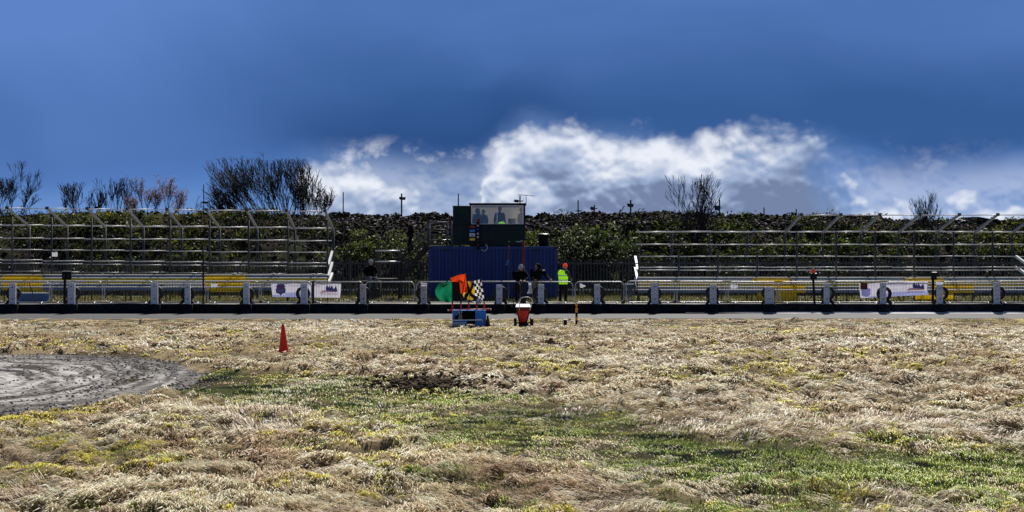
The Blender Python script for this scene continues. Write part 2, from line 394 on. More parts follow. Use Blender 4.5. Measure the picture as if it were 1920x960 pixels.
# ------------------------------------------------------------------ grass
def build_grass():
    rng = RNG; parts = []
    def layer(y0, y1, dens, nb, wid, carpet):
        w = .385 * y1 + 2.6; nt_ = int(dens * (y1 - y0) * 2 * w)
        tx = rng.uniform(-w, w, nt_); ty = rng.uniform(y0, y1, nt_)
        keep = np.abs(tx) < .385 * ty + 2.6; tx, ty = tx[keep], ty[keep]
        path, dirt, moss, green = masks(tx, ty); hum = hummock(tx, ty)
        keep = (rng.random(len(tx)) > dirt * 1.25) & (ty < edgeY(tx) - .05)
        if carpet: keep &= rng.random(len(tx)) < np.clip(path * 1.2 + green + .3 * moss, 0, 1) * (1 - .75 * sstep(.60, .74, fbm(tx * 1.1, ty * 1.3, 57, 3)))
        else: keep &= (rng.random(len(tx)) > path * .93) & (rng.random(len(tx)) > green * .45) & (rng.random(len(tx)) < .45 + .75 * hum)
        tx, ty, path, moss, green, hum = (q[keep] for q in (tx, ty, path, moss, green, hum)); n = len(tx)
        kind = rng.random(n)
        if carpet: isg = kind < np.clip(.22 + .66 * green, 0, .85); ism = (~isg) & (rng.random(n) < .18 + .6 * moss)
        else: isg = kind < green * .55; ism = (~isg) & (rng.random(n) < moss * .85)
        ang = 2.4 * np.pi * fbm(tx * .30, ty * .30, 121, 2) + 1.1 * (rng.random(n) - .5) + np.pi * .3
        size = np.where(isg, .55, np.where(ism, .45, 1.0)) * (1 - .40 * path) * rng.uniform(.6, 1.35, n)
        if carpet: size = rng.uniform(.25, .52, n)
        big = (rng.random(n) < .06) & ~ism & (not carpet); size = np.where(big, size * 1.5, size)
        size = size * (1 - .55 * sstep(42, 51, ty)) * (1 - .55 * (1 - sstep(1.0, 1.4, dirt_r(tx, ty))))
        tone = rng.random(n); tone2 = fbm(tx * .55, ty * .5, 131, 3); tone3 = fbm(tx * 1.6, ty * 1.4, 133, 2)
        straw = np.array((.88, .66, .38)); pale = np.array((.92, .80, .58)); brown = np.array((.42, .27, .15)); grey = np.array((.78, .67, .50))
        tc = straw + (pale - straw) * np.clip(tone * .8 + .35 * hum, 0, 1)[:, None]
        tc = tc + (brown - tc) * np.clip(sstep(.58, .72, tone3) * .7 + .30 * sstep(.52, .66, tone2) + .35 * (tone < .12), 0, 1)[:, None]
        tc = tc + (grey - tc) * (.45 * sstep(.5, .35, tone2))[:, None]
        gr = np.array((.18, .30, .025)) + rng.random((n, 1)) * np.array((.38, .32, .06))
        ms = np.array((.62, .54, .045)) + rng.random((n, 1)) * np.array((.22, .18, .06))
        if carpet:
            tc = tc * np.where(rng.random((n, 1)) < .4, .45, .85); ms = ms * .7
        tc = np.where(isg[:, None], gr, np.where(ism[:, None], ms, tc))
        clump = (rng.random(n) < .026) & (not carpet); big = big | clump; size = np.where(clump, 1.1, size); tc = np.where(clump[:, None], np.array((.10, .085, .045)) * (.6 + rng.random((n, 1))), tc)
        tc = tc * (.66 + .34 * sstep(.0, .45, hum + .5 * carpet + .25 * rng.random(n)))[:, None]  # tufts low between hummocks darkened, shade put into their colour
        idx = np.repeat(np.arange(n), nb); k = len(idx)
        ra = rng.uniform(0, 2 * np.pi, k); rr = np.abs(rng.normal(0, .15, k)) * (size[idx] if not carpet else 1.)
        bx = tx[idx] + np.cos(ra) * rr; by = ty[idx] + np.sin(ra) * rr
        flow = ang[idx]
        dx = np.cos(flow) * 1.1 + np.cos(ra) * .22 + rng.normal(0, .26, k); dy = np.sin(flow) * .75 + np.sin(ra) * .22 + rng.normal(0, .26, k)
        l = np.hypot(dx, dy) + 1e-6; dx /= l; dy /= l
        up = np.where(isg[idx], rng.uniform(.3, 1.0, k), np.where(ism[idx], rng.uniform(.05, .35, k), rng.uniform(.02, .36, k)))
        up = np.where(big[idx], up * 1.5 + .12, up)
        Lb = rng.uniform(.08, .22, k) * np.where(isg[idx], .7, 1.0) * size[idx]
        hz = Lb / np.sqrt(1 + up * up); vz = hz * up
        g0 = ground_h(bx, by) + (.03 * (1 - np.clip(rr / .2, 0, 1)) * size[idx] if not carpet else 0)
        wx, wy = -dy, dx; tw = rng.normal(0, .35, k)
        W = wid * rng.uniform(.6, 1.4, k) * np.where(isg[idx], .85, 1.0)
        def pt(s, hgt, ww, sgn):
            return np.stack([bx + dx * hz * s + wx * ww * sgn, by + dy * hz * s + wy * ww * sgn, g0 + hgt + tw * ww * sgn], -1)
        gm = ground_h(bx + dx * hz, by + dy * hz); far = 1 - .6 * sstep(42, 51, by)
        tipz = np.maximum(vz * .8, np.minimum(gm - g0, .06) + .010 * far)
        midz = np.maximum(vz * .78 + .022 * far, (gm - g0) * .5 + .018 * far)
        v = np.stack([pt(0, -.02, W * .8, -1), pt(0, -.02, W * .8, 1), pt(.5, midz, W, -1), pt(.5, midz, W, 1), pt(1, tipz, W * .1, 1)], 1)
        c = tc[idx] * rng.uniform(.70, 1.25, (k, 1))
        cc = np.stack([c * .5, c * .5, c * 1.15, c * 1.15, c * 1.25], 1)  # dark roots and bright tips paint the shade inside the tufts
        parts.append((v.reshape(-1, 3), cc.reshape(-1, 3)))
    for a in ((13.5, 19, 30, 36, .0055), (19, 25, 27, 28, .0068), (25, 36, 22, 19, .0095), (36, 53.4, 17, 13, .014)): layer(*a, False)
    for a in ((13.5, 20, 48, 20, .005), (20, 27, 44, 15, .006), (27, 38, 34, 11, .008), (38, 53.4, 10, 9, .012)): layer(*a, True)
    V = np.concatenate([p[0] for p in parts]); col = np.clip(np.concatenate([p[1] for p in parts]), 0, .92)
    nb = len(V) // 5; b = np.arange(nb) * 5
    Q = np.stack([b, b + 1, b + 3, b + 2], -1); T = np.stack([b + 2, b + 3, b + 4], -1)
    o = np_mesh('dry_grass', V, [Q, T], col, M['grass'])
    tag(o, 'dry straw coloured tussock grass with green and mossy patches', 'grass', kind='stuff')
    print('blades', nb)

def rocks(name, pos, size, cols, kind_label, cat, squash=.7):
    """many small angular stones in one mesh"""
    base = np.array([(1, 0, 0), (-1, 0, 0), (0, 1, 0), (0, -1, 0), (0, 0, 1), (0, 0, -1), (.6, .6, .6), (-.6, .6, .6), (.6, -.6, .6), (-.6, -.6, .6), (.6, .6, -.6), (-.6, .6, -.6), (.6, -.6, -.6), (-.6, -.6, -.6)], float)
    tri = []
    for sx, a in ((1, 0), (-1, 1)):
        for sy, bq in ((1, 2), (-1, 3)):
            for sz, c in ((1, 4), (-1, 5)):
                k = 6 + (0 if sx > 0 else 1) + (0 if sy > 0 else 2) + (0 if sz > 0 else 4)
                fl = sx * sy * sz > 0
                for t in ((a, bq, k), (bq, c, k), (c, a, k)): tri.append(t if fl else t[::-1])
    tri = np.array(tri); n = len(pos)
    v = base[None] * RNG.uniform(.7, 1.25, (n, 14, 1)) * size[:, None, None] * np.array((1, 1, squash)) * RNG.uniform(.7, 1.3, (n, 1, 3))
    a = RNG.uniform(0, 6.28, n); ca, sa = np.cos(a)[:, None], np.sin(a)[:, None]; b = RNG.uniform(-.6, .6, n); cb, sb = np.cos(b)[:, None], np.sin(b)[:, None]
    y1 = v[..., 1] * cb - v[..., 2] * sb; z1 = v[..., 1] * sb + v[..., 2] * cb; x1 = v[..., 0]
    v = np.stack([x1 * ca - y1 * sa, x1 * sa + y1 * ca, z1], -1) + pos[:, None, :]
    F = (tri[None] + (np.arange(n) * 14)[:, None, None]).reshape(-1, 3)
    o = np_mesh(name, v.reshape(-1, 3), [F], np.repeat(cols, 14, 0), M['stone'])
    return tag(o, kind_label, cat, kind='stuff')

def leaves(pos, size, cols, name, parent=None):
    n = len(pos); d = RNG.normal(size=(n, 3)); d /= np.linalg.norm(d, axis=1)[:, None]
    u = np.cross(d, RNG.normal(size=(n, 3))); u /= np.linalg.norm(u, axis=1)[:, None]; w = np.cross(d, u)
    s = size[:, None]
    V = np.stack([pos - u * s, pos + w * s * .45, pos + u * s, pos - w * s * .45], 1).reshape(-1, 3)
    F = np.arange(n * 4).reshape(n, 4)
    o = np_mesh(name, V, [F], np.repeat(cols, 4, 0), M['leaf'])
    if parent is not None: o.parent = parent
    return o

# ------------------------------------------------------------------ bank
def gz(y):   # ground behind the barrier wall
    return np.interp(y, [57.9, 60, 62, 66, 70, 71.3], [.28, .28, .22, .15, .12, .15])
def crest(x):
    px = 960 + x * FPX / 80.
    yk = np.interp(px, [-200, 60, 130, 300, 600, 640, 760, 850, 1000, 1150, 1250, 1400, 1640, 1700, 1780, 1850, 2100],
                   [408, 404, 400, 399, 404, 403, 405, 405, 404, 402, 402, 405, 407, 412, 414, 416, 420])
    return CAMH - (yk - HOR) / FPX * 80.
def bank_h(x, y):
    t = np.clip((y - 71.2) / (80. - 71.2), 0, 1); c = crest(x)
    prof = np.interp(t, [0, .12, .45, .8, 1], [0, .16, .52, .86, 1])
    h = .15 + (c - .15) * prof
    n = fbm(x * .5, y * .5, 141, 4) - .5; n2 = fbm(x * 2.2, y * 2.2, 143, 3) - .5
    return h + (n * 1.0 * np.sin(np.pi * np.clip(t, 0, 1)) + n2 * .22 * np.minimum(1, t * 6) * (1 - .5 * t)) + (n2 * .42 + n * .25 - .05) * sstep(.86, 1, t)
def build_bank():
    xs = np.linspace(-48, 48, 520); ys = np.concatenate([np.linspace(71.2, 81, 90), [83, 88, 96, 110]])
    gx, gy = np.meshgrid(xs, ys); z = bank_h(gx, np.minimum(gy, 81))
    z = np.where(gy > 81, z - (gy - 81) * .16, z); z[0] = .10
    V = np.stack([gx, gy, z], -1).reshape(-1, 3); i = np.arange(len(V)).reshape(len(ys), -1)
    F = np.stack([i[:-1, :-1], i[:-1, 1:], i[1:, 1:], i[1:, :-1]], -1).reshape(-1, 4)
    k = fbm(gx * .9, gy * .9, 151, 4); gcol = sstep(.45, .6, fbm(gx * .6, gy * .9, 153, 3)) * np.where(gy > 78.8, 1, .45)
    col = np.array((.010, .008, .006)) + k[..., None] * np.array((.020, .015, .010))
    col = col + gcol[..., None] * (np.array((.060, .075, .018)) - col)
    tag(np_mesh('embankment', V, [F], col.reshape(-1, 3), M['stone'], True), kind='structure')
    # rubble on the upper face
    n = 34000; px = RNG.uniform(-40, 40, n); py = 71.6 + 9.2 * RNG.beta(2.4, 1.0, n)
    pix = 960 + px * 33.3; w = np.where((pix > 600) | (pix < 0), 1., .25)
    keep = RNG.random(n) < w; px, py = px[keep], py[keep]
    pz = bank_h(px, py) + .02; sz = RNG.uniform(.03, .085, len(px)) * np.where(RNG.random(len(px)) < .07, 1.8, 1)
    c = np.array((.013, .009, .009)) + RNG.random((len(px), 1)) ** 10 * np.array((.70, .60, .60))
    rocks('rubble', np.stack([px, py, pz], -1), sz, c, 'dark broken stone rubble covering the upper face of the bank', 'rubble')
    # low scrub over the bank
    P = []; S = []; K = []
    n = 2100; cx = RNG.uniform(-38, 38, n); cy = 71.4 + 9.2 * RNG.random(n)
    pix = 960 + cx * 34; t = (cy - 71.4) / 9.2
    dens = np.where(pix < 640, np.where(t > .8, .95, .62), np.where(pix < 1190, np.where((t > .14) & (t < .58), .62, .05), np.where(t < .72, .85, .16)))
    dens = dens + .30 * (t > .955)
    keep = RNG.random(n) < dens * sstep(.3, .55, fbm(cx * .35, cy * .35, 161, 3)); cx, cy, t, pix = cx[keep], cy[keep], t[keep], pix[keep]
    for x, y, tt, pp in zip(cx, cy, t, pix):
        m = random.randint(45, 90); r = random.uniform(.3, .85) * (.5 if tt > .9 else 1)
        d = RNG.normal(size=(m, 3)); d /= np.linalg.norm(d, axis=1)[:, None]; d *= RNG.uniform(.5, 1, (m, 1)) * np.array((r * 1.35, r * .7, r * .72))
        z = float(bank_h(np.array(x), np.array(y))) + r * .25
        P.append(d + (x, y, z)); S.append(RNG.uniform(.05, .12, m) * (1 if tt < .9 else .8))
        top = np.clip(d[:, 2] / r, 0, 1)[:, None]  # drives leaf colour from dark to bright upward, painting sunlit tops
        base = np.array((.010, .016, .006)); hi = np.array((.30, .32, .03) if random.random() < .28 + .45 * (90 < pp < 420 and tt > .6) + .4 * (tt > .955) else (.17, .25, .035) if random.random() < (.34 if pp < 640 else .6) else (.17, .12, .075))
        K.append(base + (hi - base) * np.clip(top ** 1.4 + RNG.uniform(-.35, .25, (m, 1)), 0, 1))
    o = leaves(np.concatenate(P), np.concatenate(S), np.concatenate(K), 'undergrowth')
    tag(o, 'tangled dark and yellow green scrub growing over the bank', 'undergrowth', kind='stuff')

def shrub(px, py, Y, rx, rz, hi, label, glint=.08, n=900):
    x = X(px, Y); z0 = float(bank_h(np.array(x), np.array(Y))) if Y > 71.2 else float(gz(Y))
    zt = Z(py, Y); t = thing('shrub', label, 'shrub', (x, Y, z0), group='shrubs on the bank')
    s = MB()
    for k in range(5):
        a = k * 1.3; s.tube([(0, 0, -.1), (.3 * rx * math.cos(a), .2 * math.sin(a), (zt - z0) * .5), (.6 * rx * math.cos(a), .3 * math.sin(a), (zt - z0) * .85)], [.03, .02, .008], 5)
    s.build('stem', M['bark'], t)
    P = []; K = []; cz = (zt - z0) - rz
    for c in range(16):
        cc = np.array((random.uniform(-rx, rx), random.uniform(-.5, .5), cz + random.uniform(-rz, rz) * .8)); r = random.uniform(.25, .5)
        m = n // 16; d = RNG.normal(size=(m, 3)); d /= np.linalg.norm(d, axis=1)[:, None]; d *= RNG.uniform(.55, 1, (m, 1)) * r
        P.append(d + cc); top = np.clip(d[:, 2:3] / r * .6 + .3 + RNG.uniform(-.3, .3, (m, 1)), 0, 1)  # upper leaves of each clump coloured brighter, as if sunlit
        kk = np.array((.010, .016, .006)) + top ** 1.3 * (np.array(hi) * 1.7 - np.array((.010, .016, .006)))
        gl = RNG.random(m) < glint; kk[gl] = np.array((.55, .55, .38)); K.append(kk)  # a share of leaves gets a pale colour as painted glints
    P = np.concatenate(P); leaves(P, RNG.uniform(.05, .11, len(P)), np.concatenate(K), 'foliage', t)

# ------------------------------------------------------------------ bare trees
def bare_tree(name, label, px, py_top, Y, width, base_px=None, stems=5, lean=(0, 0), seed=1, depth=5, twigginess=3, spread=.55, leaf=None, fan=.12, dome=.35, group=None, thick=.07):
    rnd = random.Random(seed); bp = base_px if base_px is not None else px
    x0 = X(bp, Y); zb = float(bank_h(np.array(x0), np.array(min(Y, 81)))) - (.16 * (Y - 81) if Y > 81 else 0)
    H = Z(py_top, Y) - zb; Wm = width / sc(Y); t = thing(name, label, 'tree', (x0, Y, zb), group=group)
    trunk, crown = MB(), MB(); tips = []
    def grow(p, d, L, r, lev, acc):
        segs = 3; pts = [p]; rs = [r]
        for k in range(segs):
            d = (d + Vector((rnd.gauss(0, .10) + lean[0] * .09, rnd.gauss(0, .10), rnd.gauss(0, .05) + .06 + lean[1] * .05))).normalized()
            p = p + d * (L / segs); pts.append(p); rs.append(max(.009, r * (1 - .45 * (k + 1) / segs)))
        (trunk if lev == 0 else crown).tube(pts, rs, 5 if lev < 2 else 3, cap=False)
        if lev >= depth: tips.append(p); return
        for c in range(rnd.choice((twigginess - 1, twigginess, twigginess))):
            q = pts[rnd.choice((1, 2, 3, 3))] if lev else pts[rnd.choice((2, 3, 3))]
            nd = (d + Vector((rnd.gauss(0, spread), rnd.gauss(0, spread * .8), rnd.gauss(.12, spread * .5)))).normalized()
            grow(q, nd, L * rnd.uniform(.55, .85), max(.007, rs[-1] * .72), lev + 1, acc)
    base_x = (px - bp) / sc(Y)
    for s in range(stems):
        f = (s + .5) / stems * 2 - 1 if stems > 1 else 0
        hs = (1 - dome * f * f) * rnd.uniform(.75, 1.1); d = Vector((f * Wm * .42 + base_x + rnd.gauss(0, .22), rnd.gauss(0, .25), H * .62)).normalized()
        grow(Vector((f * Wm * fan + rnd.gauss(0, .05), rnd.gauss(0, .25), -.15)), d, H * rnd.uniform(.40, .54) * hs, thick * rnd.uniform(.6, 1.2), 0, 0)
    # fit the height and width the tree has
    vs = np.array(trunk.v + crown.v); zmax = np.percentile(vs[:, 2], 98.6); k = H / zmax
    x_lo, x_hi = np.percentile(vs[:, 0], [1, 99]); kx = Wm / (x_hi - x_lo); cx = (x_hi + x_lo) / 2 * kx
    def fit(l): return [((v[0] * kx + (base_x - cx) * min(1, max(0, v[2] * k / H)) ** .6), v[1] * min(kx, 1.5), v[2] * k if v[2] * k < H else H + (v[2] * k - H) * .3) for v in l]
    trunk.v = fit(trunk.v); crown.v = fit(crown.v)
    trunk.build('trunk', M['bark'], t, True); crown.build('crown', M['twig'], t)
    if leaf is not None:
        tp = np.array(fit([tuple(q) for q in tips])); tp = np.repeat(tp, 4, 0) + RNG.normal(0, .12, (len(tp) * 4, 3))
        leaves(tp, RNG.uniform(.03, .07, len(tp)), np.array(leaf) * RNG.uniform(.6, 1.4, (len(tp), 1)), 'dead_leaves', t)
    return t

# ------------------------------------------------------------------ barrier wall, posts, tyres, crowd barriers
def build_wall():
    b = MB(); n = 120; x0, x1 = -45, 45
    for k in range(n):
        a = x0 + (x1 - x0) * k / n; c = x0 + (x1 - x0) * (k + 1) / n; g = .012 if k % 4 == 3 else 0
        zt = lambda q: .386 + .012 * math.sin(q * .7) + .008 * math.sin(q * 2.3)
        yo = .008 * math.sin(k * 12.7)
        vs = [(a, 57.7 + yo, 0), (c - g, 57.7 + yo, 0), (c - g, 57.98, 0), (a, 57.98, 0), (a, 57.7 + yo, zt(a)), (c - g, 57.7 + yo, zt(c)), (c - g, 57.98, zt(c)), (a, 57.98, zt(a))]
        b.add(vs, [(4, 5, 6, 7), (0, 1, 5, 4), (1, 2, 6, 5), (2, 3, 7, 6), (3, 0, 4, 7)])
    w = b.build('barrier_wall', M['wallblack'])
    tag(w, 'long low black painted safety wall along the far edge of the track', 'wall')

POSTS = [  # px, width px, top py, material, label
    (24, 12, 531, 'postgrey', 'grey steel wall post furthest left, standing before a yellow boarded section'),
    (134, 13, 530, 'postgrey', 'broad blue grey wall post just right of the twin black box lamp'),
    (290, 13, 529, 'postgrey', 'broad blue grey wall post left of two set close together, left stand'),
    (352, 10, 531, 'postgrey', 'narrow pale wall post right of two set close together, left stand'),
    (462, 11, 530, 'postgrey', 'pale grey wall post at the right end of the yellow seat section'),
    (570, 12, 531, 'postgrey', 'blue grey wall post standing in front of the white crest banner'),
    (681, 11, 533, 'postbrown', 'brownish wall post below the seated person in the grey cap'),
    (795, 11, 536, 'postbrown', 'brownish wall post with a white notice behind its top, left of the flags'),
    (936, 11, 534, 'postgrey', 'pale wall post between the flags and the person in the white hat'),
    (1014, 11, 533, 'postgrey', 'blue grey wall post in front of the person in beige trousers'),
    (1120, 11, 533, 'postgrey', 'grey wall post before the palisade fence, right of the high visibility vest'),
    (1228, 13, 530, 'postgrey', 'wide perforated wall post at the left end of the right stand'),
    (1337, 12, 534, 'postgrey', 'grey wall post with a scuffed top, left of a white notice on the right stand'),
    (1443, 17, 538, 'postgrey', 'widest blue grey wall post, in front of the bright yellow boards'),
    (1550, 10, 531, 'postgrey', 'narrow bolted pale wall post just right of the amber lamp'),
    (1656, 11, 530, 'postgrey', 'grey wall post in front of the right hand white banner'),
    (1762, 11, 533, 'postgrey', 'grey wall post beside the black box lamp at the right stand'),
    (1869, 11, 529, 'postgrey', 'grey wall post furthest right on the black wall')]

def make_tyre():
    prof = []
    for k in range(15):
        a = math.pi * (k / 14) - math.pi / 2
        prof.append((.215 + .075 * math.cos(a) ** .5 if math.cos(a) > 0 else .215, .095 * math.sin(a)))
    prof = [(.175, -.075)] + [(.20, -.095), (.255, -.098), (.282, -.085), (.290, -.06), (.290, -.02), (.284, -.018), (.284, .018), (.290, .02), (.290, .06), (.282, .085), (.255, .098), (.20, .095)] + [(.175, .075), (.170, .05), (.245, .04), (.245, -.04), (.170, -.05), (.175, -.075)]
    b = MB(); b.lathe(prof, axis='y', n=28)
    return b

def build_posts():
    tyre_me = None
    Yp = 57.62
    for i, (px, w, top, mk, lab) in enumerate(POSTS):
        W = w / sc(Yp); x = X(px, Yp); t = thing('wall_post', lab, 'post', (x, Yp, 0), random.uniform(-.05, .05), group='posts along the black wall')
        zt = Z(top, Yp); b = MB()
        b.bbox((-W / 2, -.06, .386), (W / 2, .04, zt)); 
        for zz in np.arange(.46, zt - .05, .155):
            for sx in (-.28, .28): b.lathe([(0, -.005), (.008, -.004), (.009, 0)], (sx * W, -.062, zz), 'y', 8, 1)
        for zz in (.60, zt - .16): b.lathe([(0, -.012), (.022, -.010), (.026, 0)], (0, -.061, zz), 'y', 8, 1)
        o = b.build('shaft', [M[mk], M['hole']], t); o.rotation_euler = (0, random.uniform(-.012, .012), 0)
        b = MB(); b.box((0, -.03, .193), (W + .20 + random.uniform(-.05, .08), .30 + random.uniform(0, .06), .40), None, 0, .92); b.build('footing', M['wallblack'], t, bevel=.02)
        for up in (1, 0):
            zc = .79 + random.uniform(-.02, .02) if up else .21
            off = random.uniform(-.05, .09)
            if px == 1443: off = -.04
            r = 'upper' if up else 'lower'
            short = lab.split(',')[0]
            L = '%s black tyre behind the %s' % (r, SHORT[px])
            if tyre_me is None:
                o = make_tyre().build('tyre', M['rubber'], None, True); tyre_me = o.data
            else:
                o = bpy.data.objects.new('tyre', tyre_me); C.objects.link(o)
            o.location = (X(px, 58.25) + off, 58.25 + random.uniform(0, .05), zc + (.08 if not up else 0)); o.rotation_euler = (random.uniform(-.1, .1), random.uniform(0, 3), random.uniform(-.22, .22))
            s = random.uniform(.98, 1.06); o.scale = (s, s, s)
            tag(o, L, 'tyre', 'tyres stacked behind the wall posts')
SHORT = {24: 'wall post furthest left', 134: 'wall post by the twin black box lamp', 290: 'broad left post of the close pair', 352: 'narrow right post of the close pair',
         462: 'wall post right of the yellow seats', 570: 'wall post before the crest banner', 681: 'brownish post below the seated person', 795: 'brownish post left of the flags',
         936: 'pale post right of the chequered flag', 1014: 'post before the beige trousers', 1120: 'post before the palisade fence', 1228: 'wide perforated post at the right stand',
         1337: 'scuffed post left of a white notice', 1443: 'widest post before bright yellow boards', 1550: 'narrow post right of the amber lamp', 1656: 'post before the right hand banner',
         1762: 'post beside the right stand box lamp', 1869: 'wall post furthest right'}

JOINTS = [-3, 95, 194, 290, 388, 488, 587, 683, 779, 880, 978, 1076, 1172, 1267, 1363, 1460, 1558, 1657, 1763, 1868, 1968]
BLAB = ['before the yellow boards at the left end', 'behind the twin black box lamp', 'just left of the close pair of posts', 'behind the narrow post of the close pair',
        'in front of the yellow seat section', 'holding the crest half of the left banner', 'holding the right half of the left banner', 'below the seated person in the grey cap',
        'behind the green flag', 'behind the black and white chequered flag', 'that the two people in black lean on', 'with a white notice, before the palisade fence',
        'at the left end of the right stand', 'before the scuffed post of the right stand', 'left of the bright yellow boards', 'behind the amber lamp', 'holding the left half of the right banner', 'holding the right end of the right banner',
        'right of the black box lamp at the right stand', 'at the far right end']
def build_barriers():
    YB = 59.5
    for k in range(len(JOINTS) - 1):
        xa, xb = X(JOINTS[k], YB) + .05, X(JOINTS[k + 1], YB) - .05; w = xb - xa; xm = (xa + xb) / 2
        t = thing('crowd_barrier', 'galvanised crowd barrier ' + BLAB[k], 'barrier', (xm, YB, .28), random.uniform(-.02, .02), group='crowd barriers behind the wall')
        h = 1.236 - .28 + random.uniform(-.015, .02); z0 = .10; r = .17; b = MB()
        pts = []
        for cx, cz, a0 in ((w / 2 - r, h - r, 0), (-w / 2 + r, h - r, 90), (-w / 2 + r, z0 + r, 180), (w / 2 - r, z0 + r, 270)):
            for q in range(6): a = R(a0 + 18 * q); pts.append((cx + r * math.cos(a), 0, cz + r * math.sin(a)))
        pts.append(pts[0]); b.tube(pts, .021, 8); b.build('frame', M['galv'], t, True)
        b = MB(); n = 17
        for q in range(n):
            xq = -w / 2 + w * (q + 1) / (n + 1); b.tube([(xq, 0, z0 + .01), (xq, 0, h - .01)], .0075, 5, cap=False)
        b.build('bar_infill', M['galvd'], t, True)
        for sx in (-1, 1):
            b = MB(); b.tube([(sx * w * .36, -.27, .01), (sx * w * .36, -.22, .05), (sx * w * .36, 0, z0 + .015), (sx * w * .36, .22, .05), (sx * w * .36, .27, .01)], .016, 6); b.build('foot', M['galv'], t, True)
# ------------------------------------------------------------------ stands
ROWS = [(63.9 - .45 * i, 514.6 + 5.7 * i) for i in range(5)]
def stand(name, label, x0px, x1px, rear_px, front_px, tip_px, z_shift, side, ysec, arm0):
    t = thing(name, label, 'grandstand', (X((x0px + x1px) / 2, 64), 64, .2))
    ox, oy, oz = t.location
    def b_(mb, nm, m, smooth=False, bevel=0):
        mb.v = [(v[0] - ox, v[1] - oy, v[2] - oz) for v in mb.v]; return mb.build(nm, m, t, smooth, bevel)
    zs = lambda px: z_shift + (-.00024 * (px - 300) if side > 0 else 0)
    YR, YF, YT = 67.0, 64.6, 64.3
    # rear posts, front posts, canopy rafters
    for p in rear_px:
        x = X(p, YR); b = MB(); top = Z(425, YR) + zs(p)
        b.tube([(x, YR, .15), (x, YR, top)], .055, 8); b_(b, 'rear_post', M['galvd'], True)
    for p, cap in front_px:
        x = X(p, YF); b = MB(); top = Z(cap, YF) + zs(p); b.tube([(x, YF, .2), (x, YF, top)], .04, 8)
        for zz in (Z(497, YF), Z(520, YF), Z(470, YF)): b.tube([(x, YF, zz - .05), (x, YF, zz + .05)], .052, 8)
        o = b_(b, 'front_post', M['galvd'], True)
    for p, q in zip(arm0, tip_px):
        b = MB(); a = Vector((X(p, YR), YR, Z(427, YR) + zs(p))); e = Vector((X(q, YT), YT, Z(393, YT) + zs(q)))
        d = (e - a).normalized(); b.bar(a - d * .05, e + d * .06, .09, .10); b_(b, 'rafter', M['galv'], bevel=.006)
        b = MB(); b.box(e + d * .06, (.12, .14, .13)); b_(b, 'rafter_end', M['galvd'])
    # long rails
    xl, xr = (-46, None) if side > 0 else (None, 46)
    def rail(py, Y, w, h, nm, m, pa=x0px, pb=x1px, wob=.012):
        xa, xb = X(pa, Y), X(pb, Y); n = max(2, int((xb - xa) / 1.8)); b = MB()
        for k in range(n):
            a = xa + (xb - xa) * k / n; c = xa + (xb - xa) * (k + 1) / n - .015
            za = Z(py, Y) + zs((pa * (n - k) + pb * k) / n) + random.uniform(-wob, wob); b.bar((a, Y, za), (c, Y, za + random.uniform(-wob, wob)), w, h) if w > .1 else b.tube([(a, Y, za), (c, Y, za + random.uniform(-wob, wob))], h * .36, 10)
        return b_(b, nm, m, w < .1)
    rail(393.5, YT, .07, .06, 'canopy_rail', M['galvb'], arm0 and min(tip_px) - (60 if side > 0 else 0), max(tip_px) + (0 if side > 0 else 60), .006)
    rail(425, YR - .06, .07, .085, 'back_rail', M['galvb'])
    rail(449, YR - .07, .06, .07, 'back_rail', M['galvb'])
    for py, Y, w, h in ((471, 66.4, .06, .06), (491, 65.35, .07, .06), (497, 65.0, .06, .055), (512, 64.75, .06, .055)):
        rail(py, Y, w, h, 'lean_rail', M['galvb'] if side < 0 or py in (471, 491) else M['galv'], x0px + (3 if side < 0 else 0), x1px - (0 if side < 0 else 4))
    if side < 0:
        rail(517.0, 64.35, .24, .05, 'foot_plank', M['white'], x0px, 1640, .004)
    # seat rows: plank on top, board below, in bays
    xa, xb = X(x0px, 63.5), X(x1px, 63.5); bay = 1.78; n = int((xb - xa) / bay) + 1
    for i, (Y, py) in enumerate(ROWS):
        z = Z(py, Y) + z_shift * .5; pa, pb = X(x0px + 4, Y), X(x1px - 8, Y); nb = int(round((pb - pa) / bay))
        for k in range(nb):
            a = pa + (pb - pa) * k / nb; c = pa + (pb - pa) * (k + 1) / nb - .02; pm = 960 + (a + c) / 2 * sc(Y)
            full = any(l < pm < h for l, h in ysec); edgey = any(l - 60 < pm < h + 60 for l, h in ysec)
            m = M['yellow'] if full else (M['bluegrey'] if i in (0, 4) else M['yellowdull'] if i in (1, 2) else M['plank'])
            if i == 3 and not full: m = random.choice((M['plank'], M['bluegrey'], M['plank']))
            if i == 2 and not full: m = random.choice((M['yellowdull'], M['yellow'], M['yellowdull'], M['plank']))
            if i == 1 and not full: m = random.choice((M['yellowdull'], M['yellow']))
            b = MB(); b.bbox((a, Y - .16, z - .04), (c, Y + .15, z)); b_(b, 'seat_plank', M['yellow'] if full and i in (1, 3) else M['plank'])
            b = MB(); b.bbox((a, Y - .165, z - (.20 if i < 3 else .14)), (c, Y - .135, z - .045)); b_(b, 'riser_board', m)
        if True:
            for k in range(0, nb + 1, 2 if i % 2 else 1):
                a = pa + (pb - pa) * k / nb; b = MB(); b.tube([(a, Y + .1, .2), (a, Y + .1, z - .05)], .025, 6); b_(b, 'trestle_leg', M['galvd'], True)
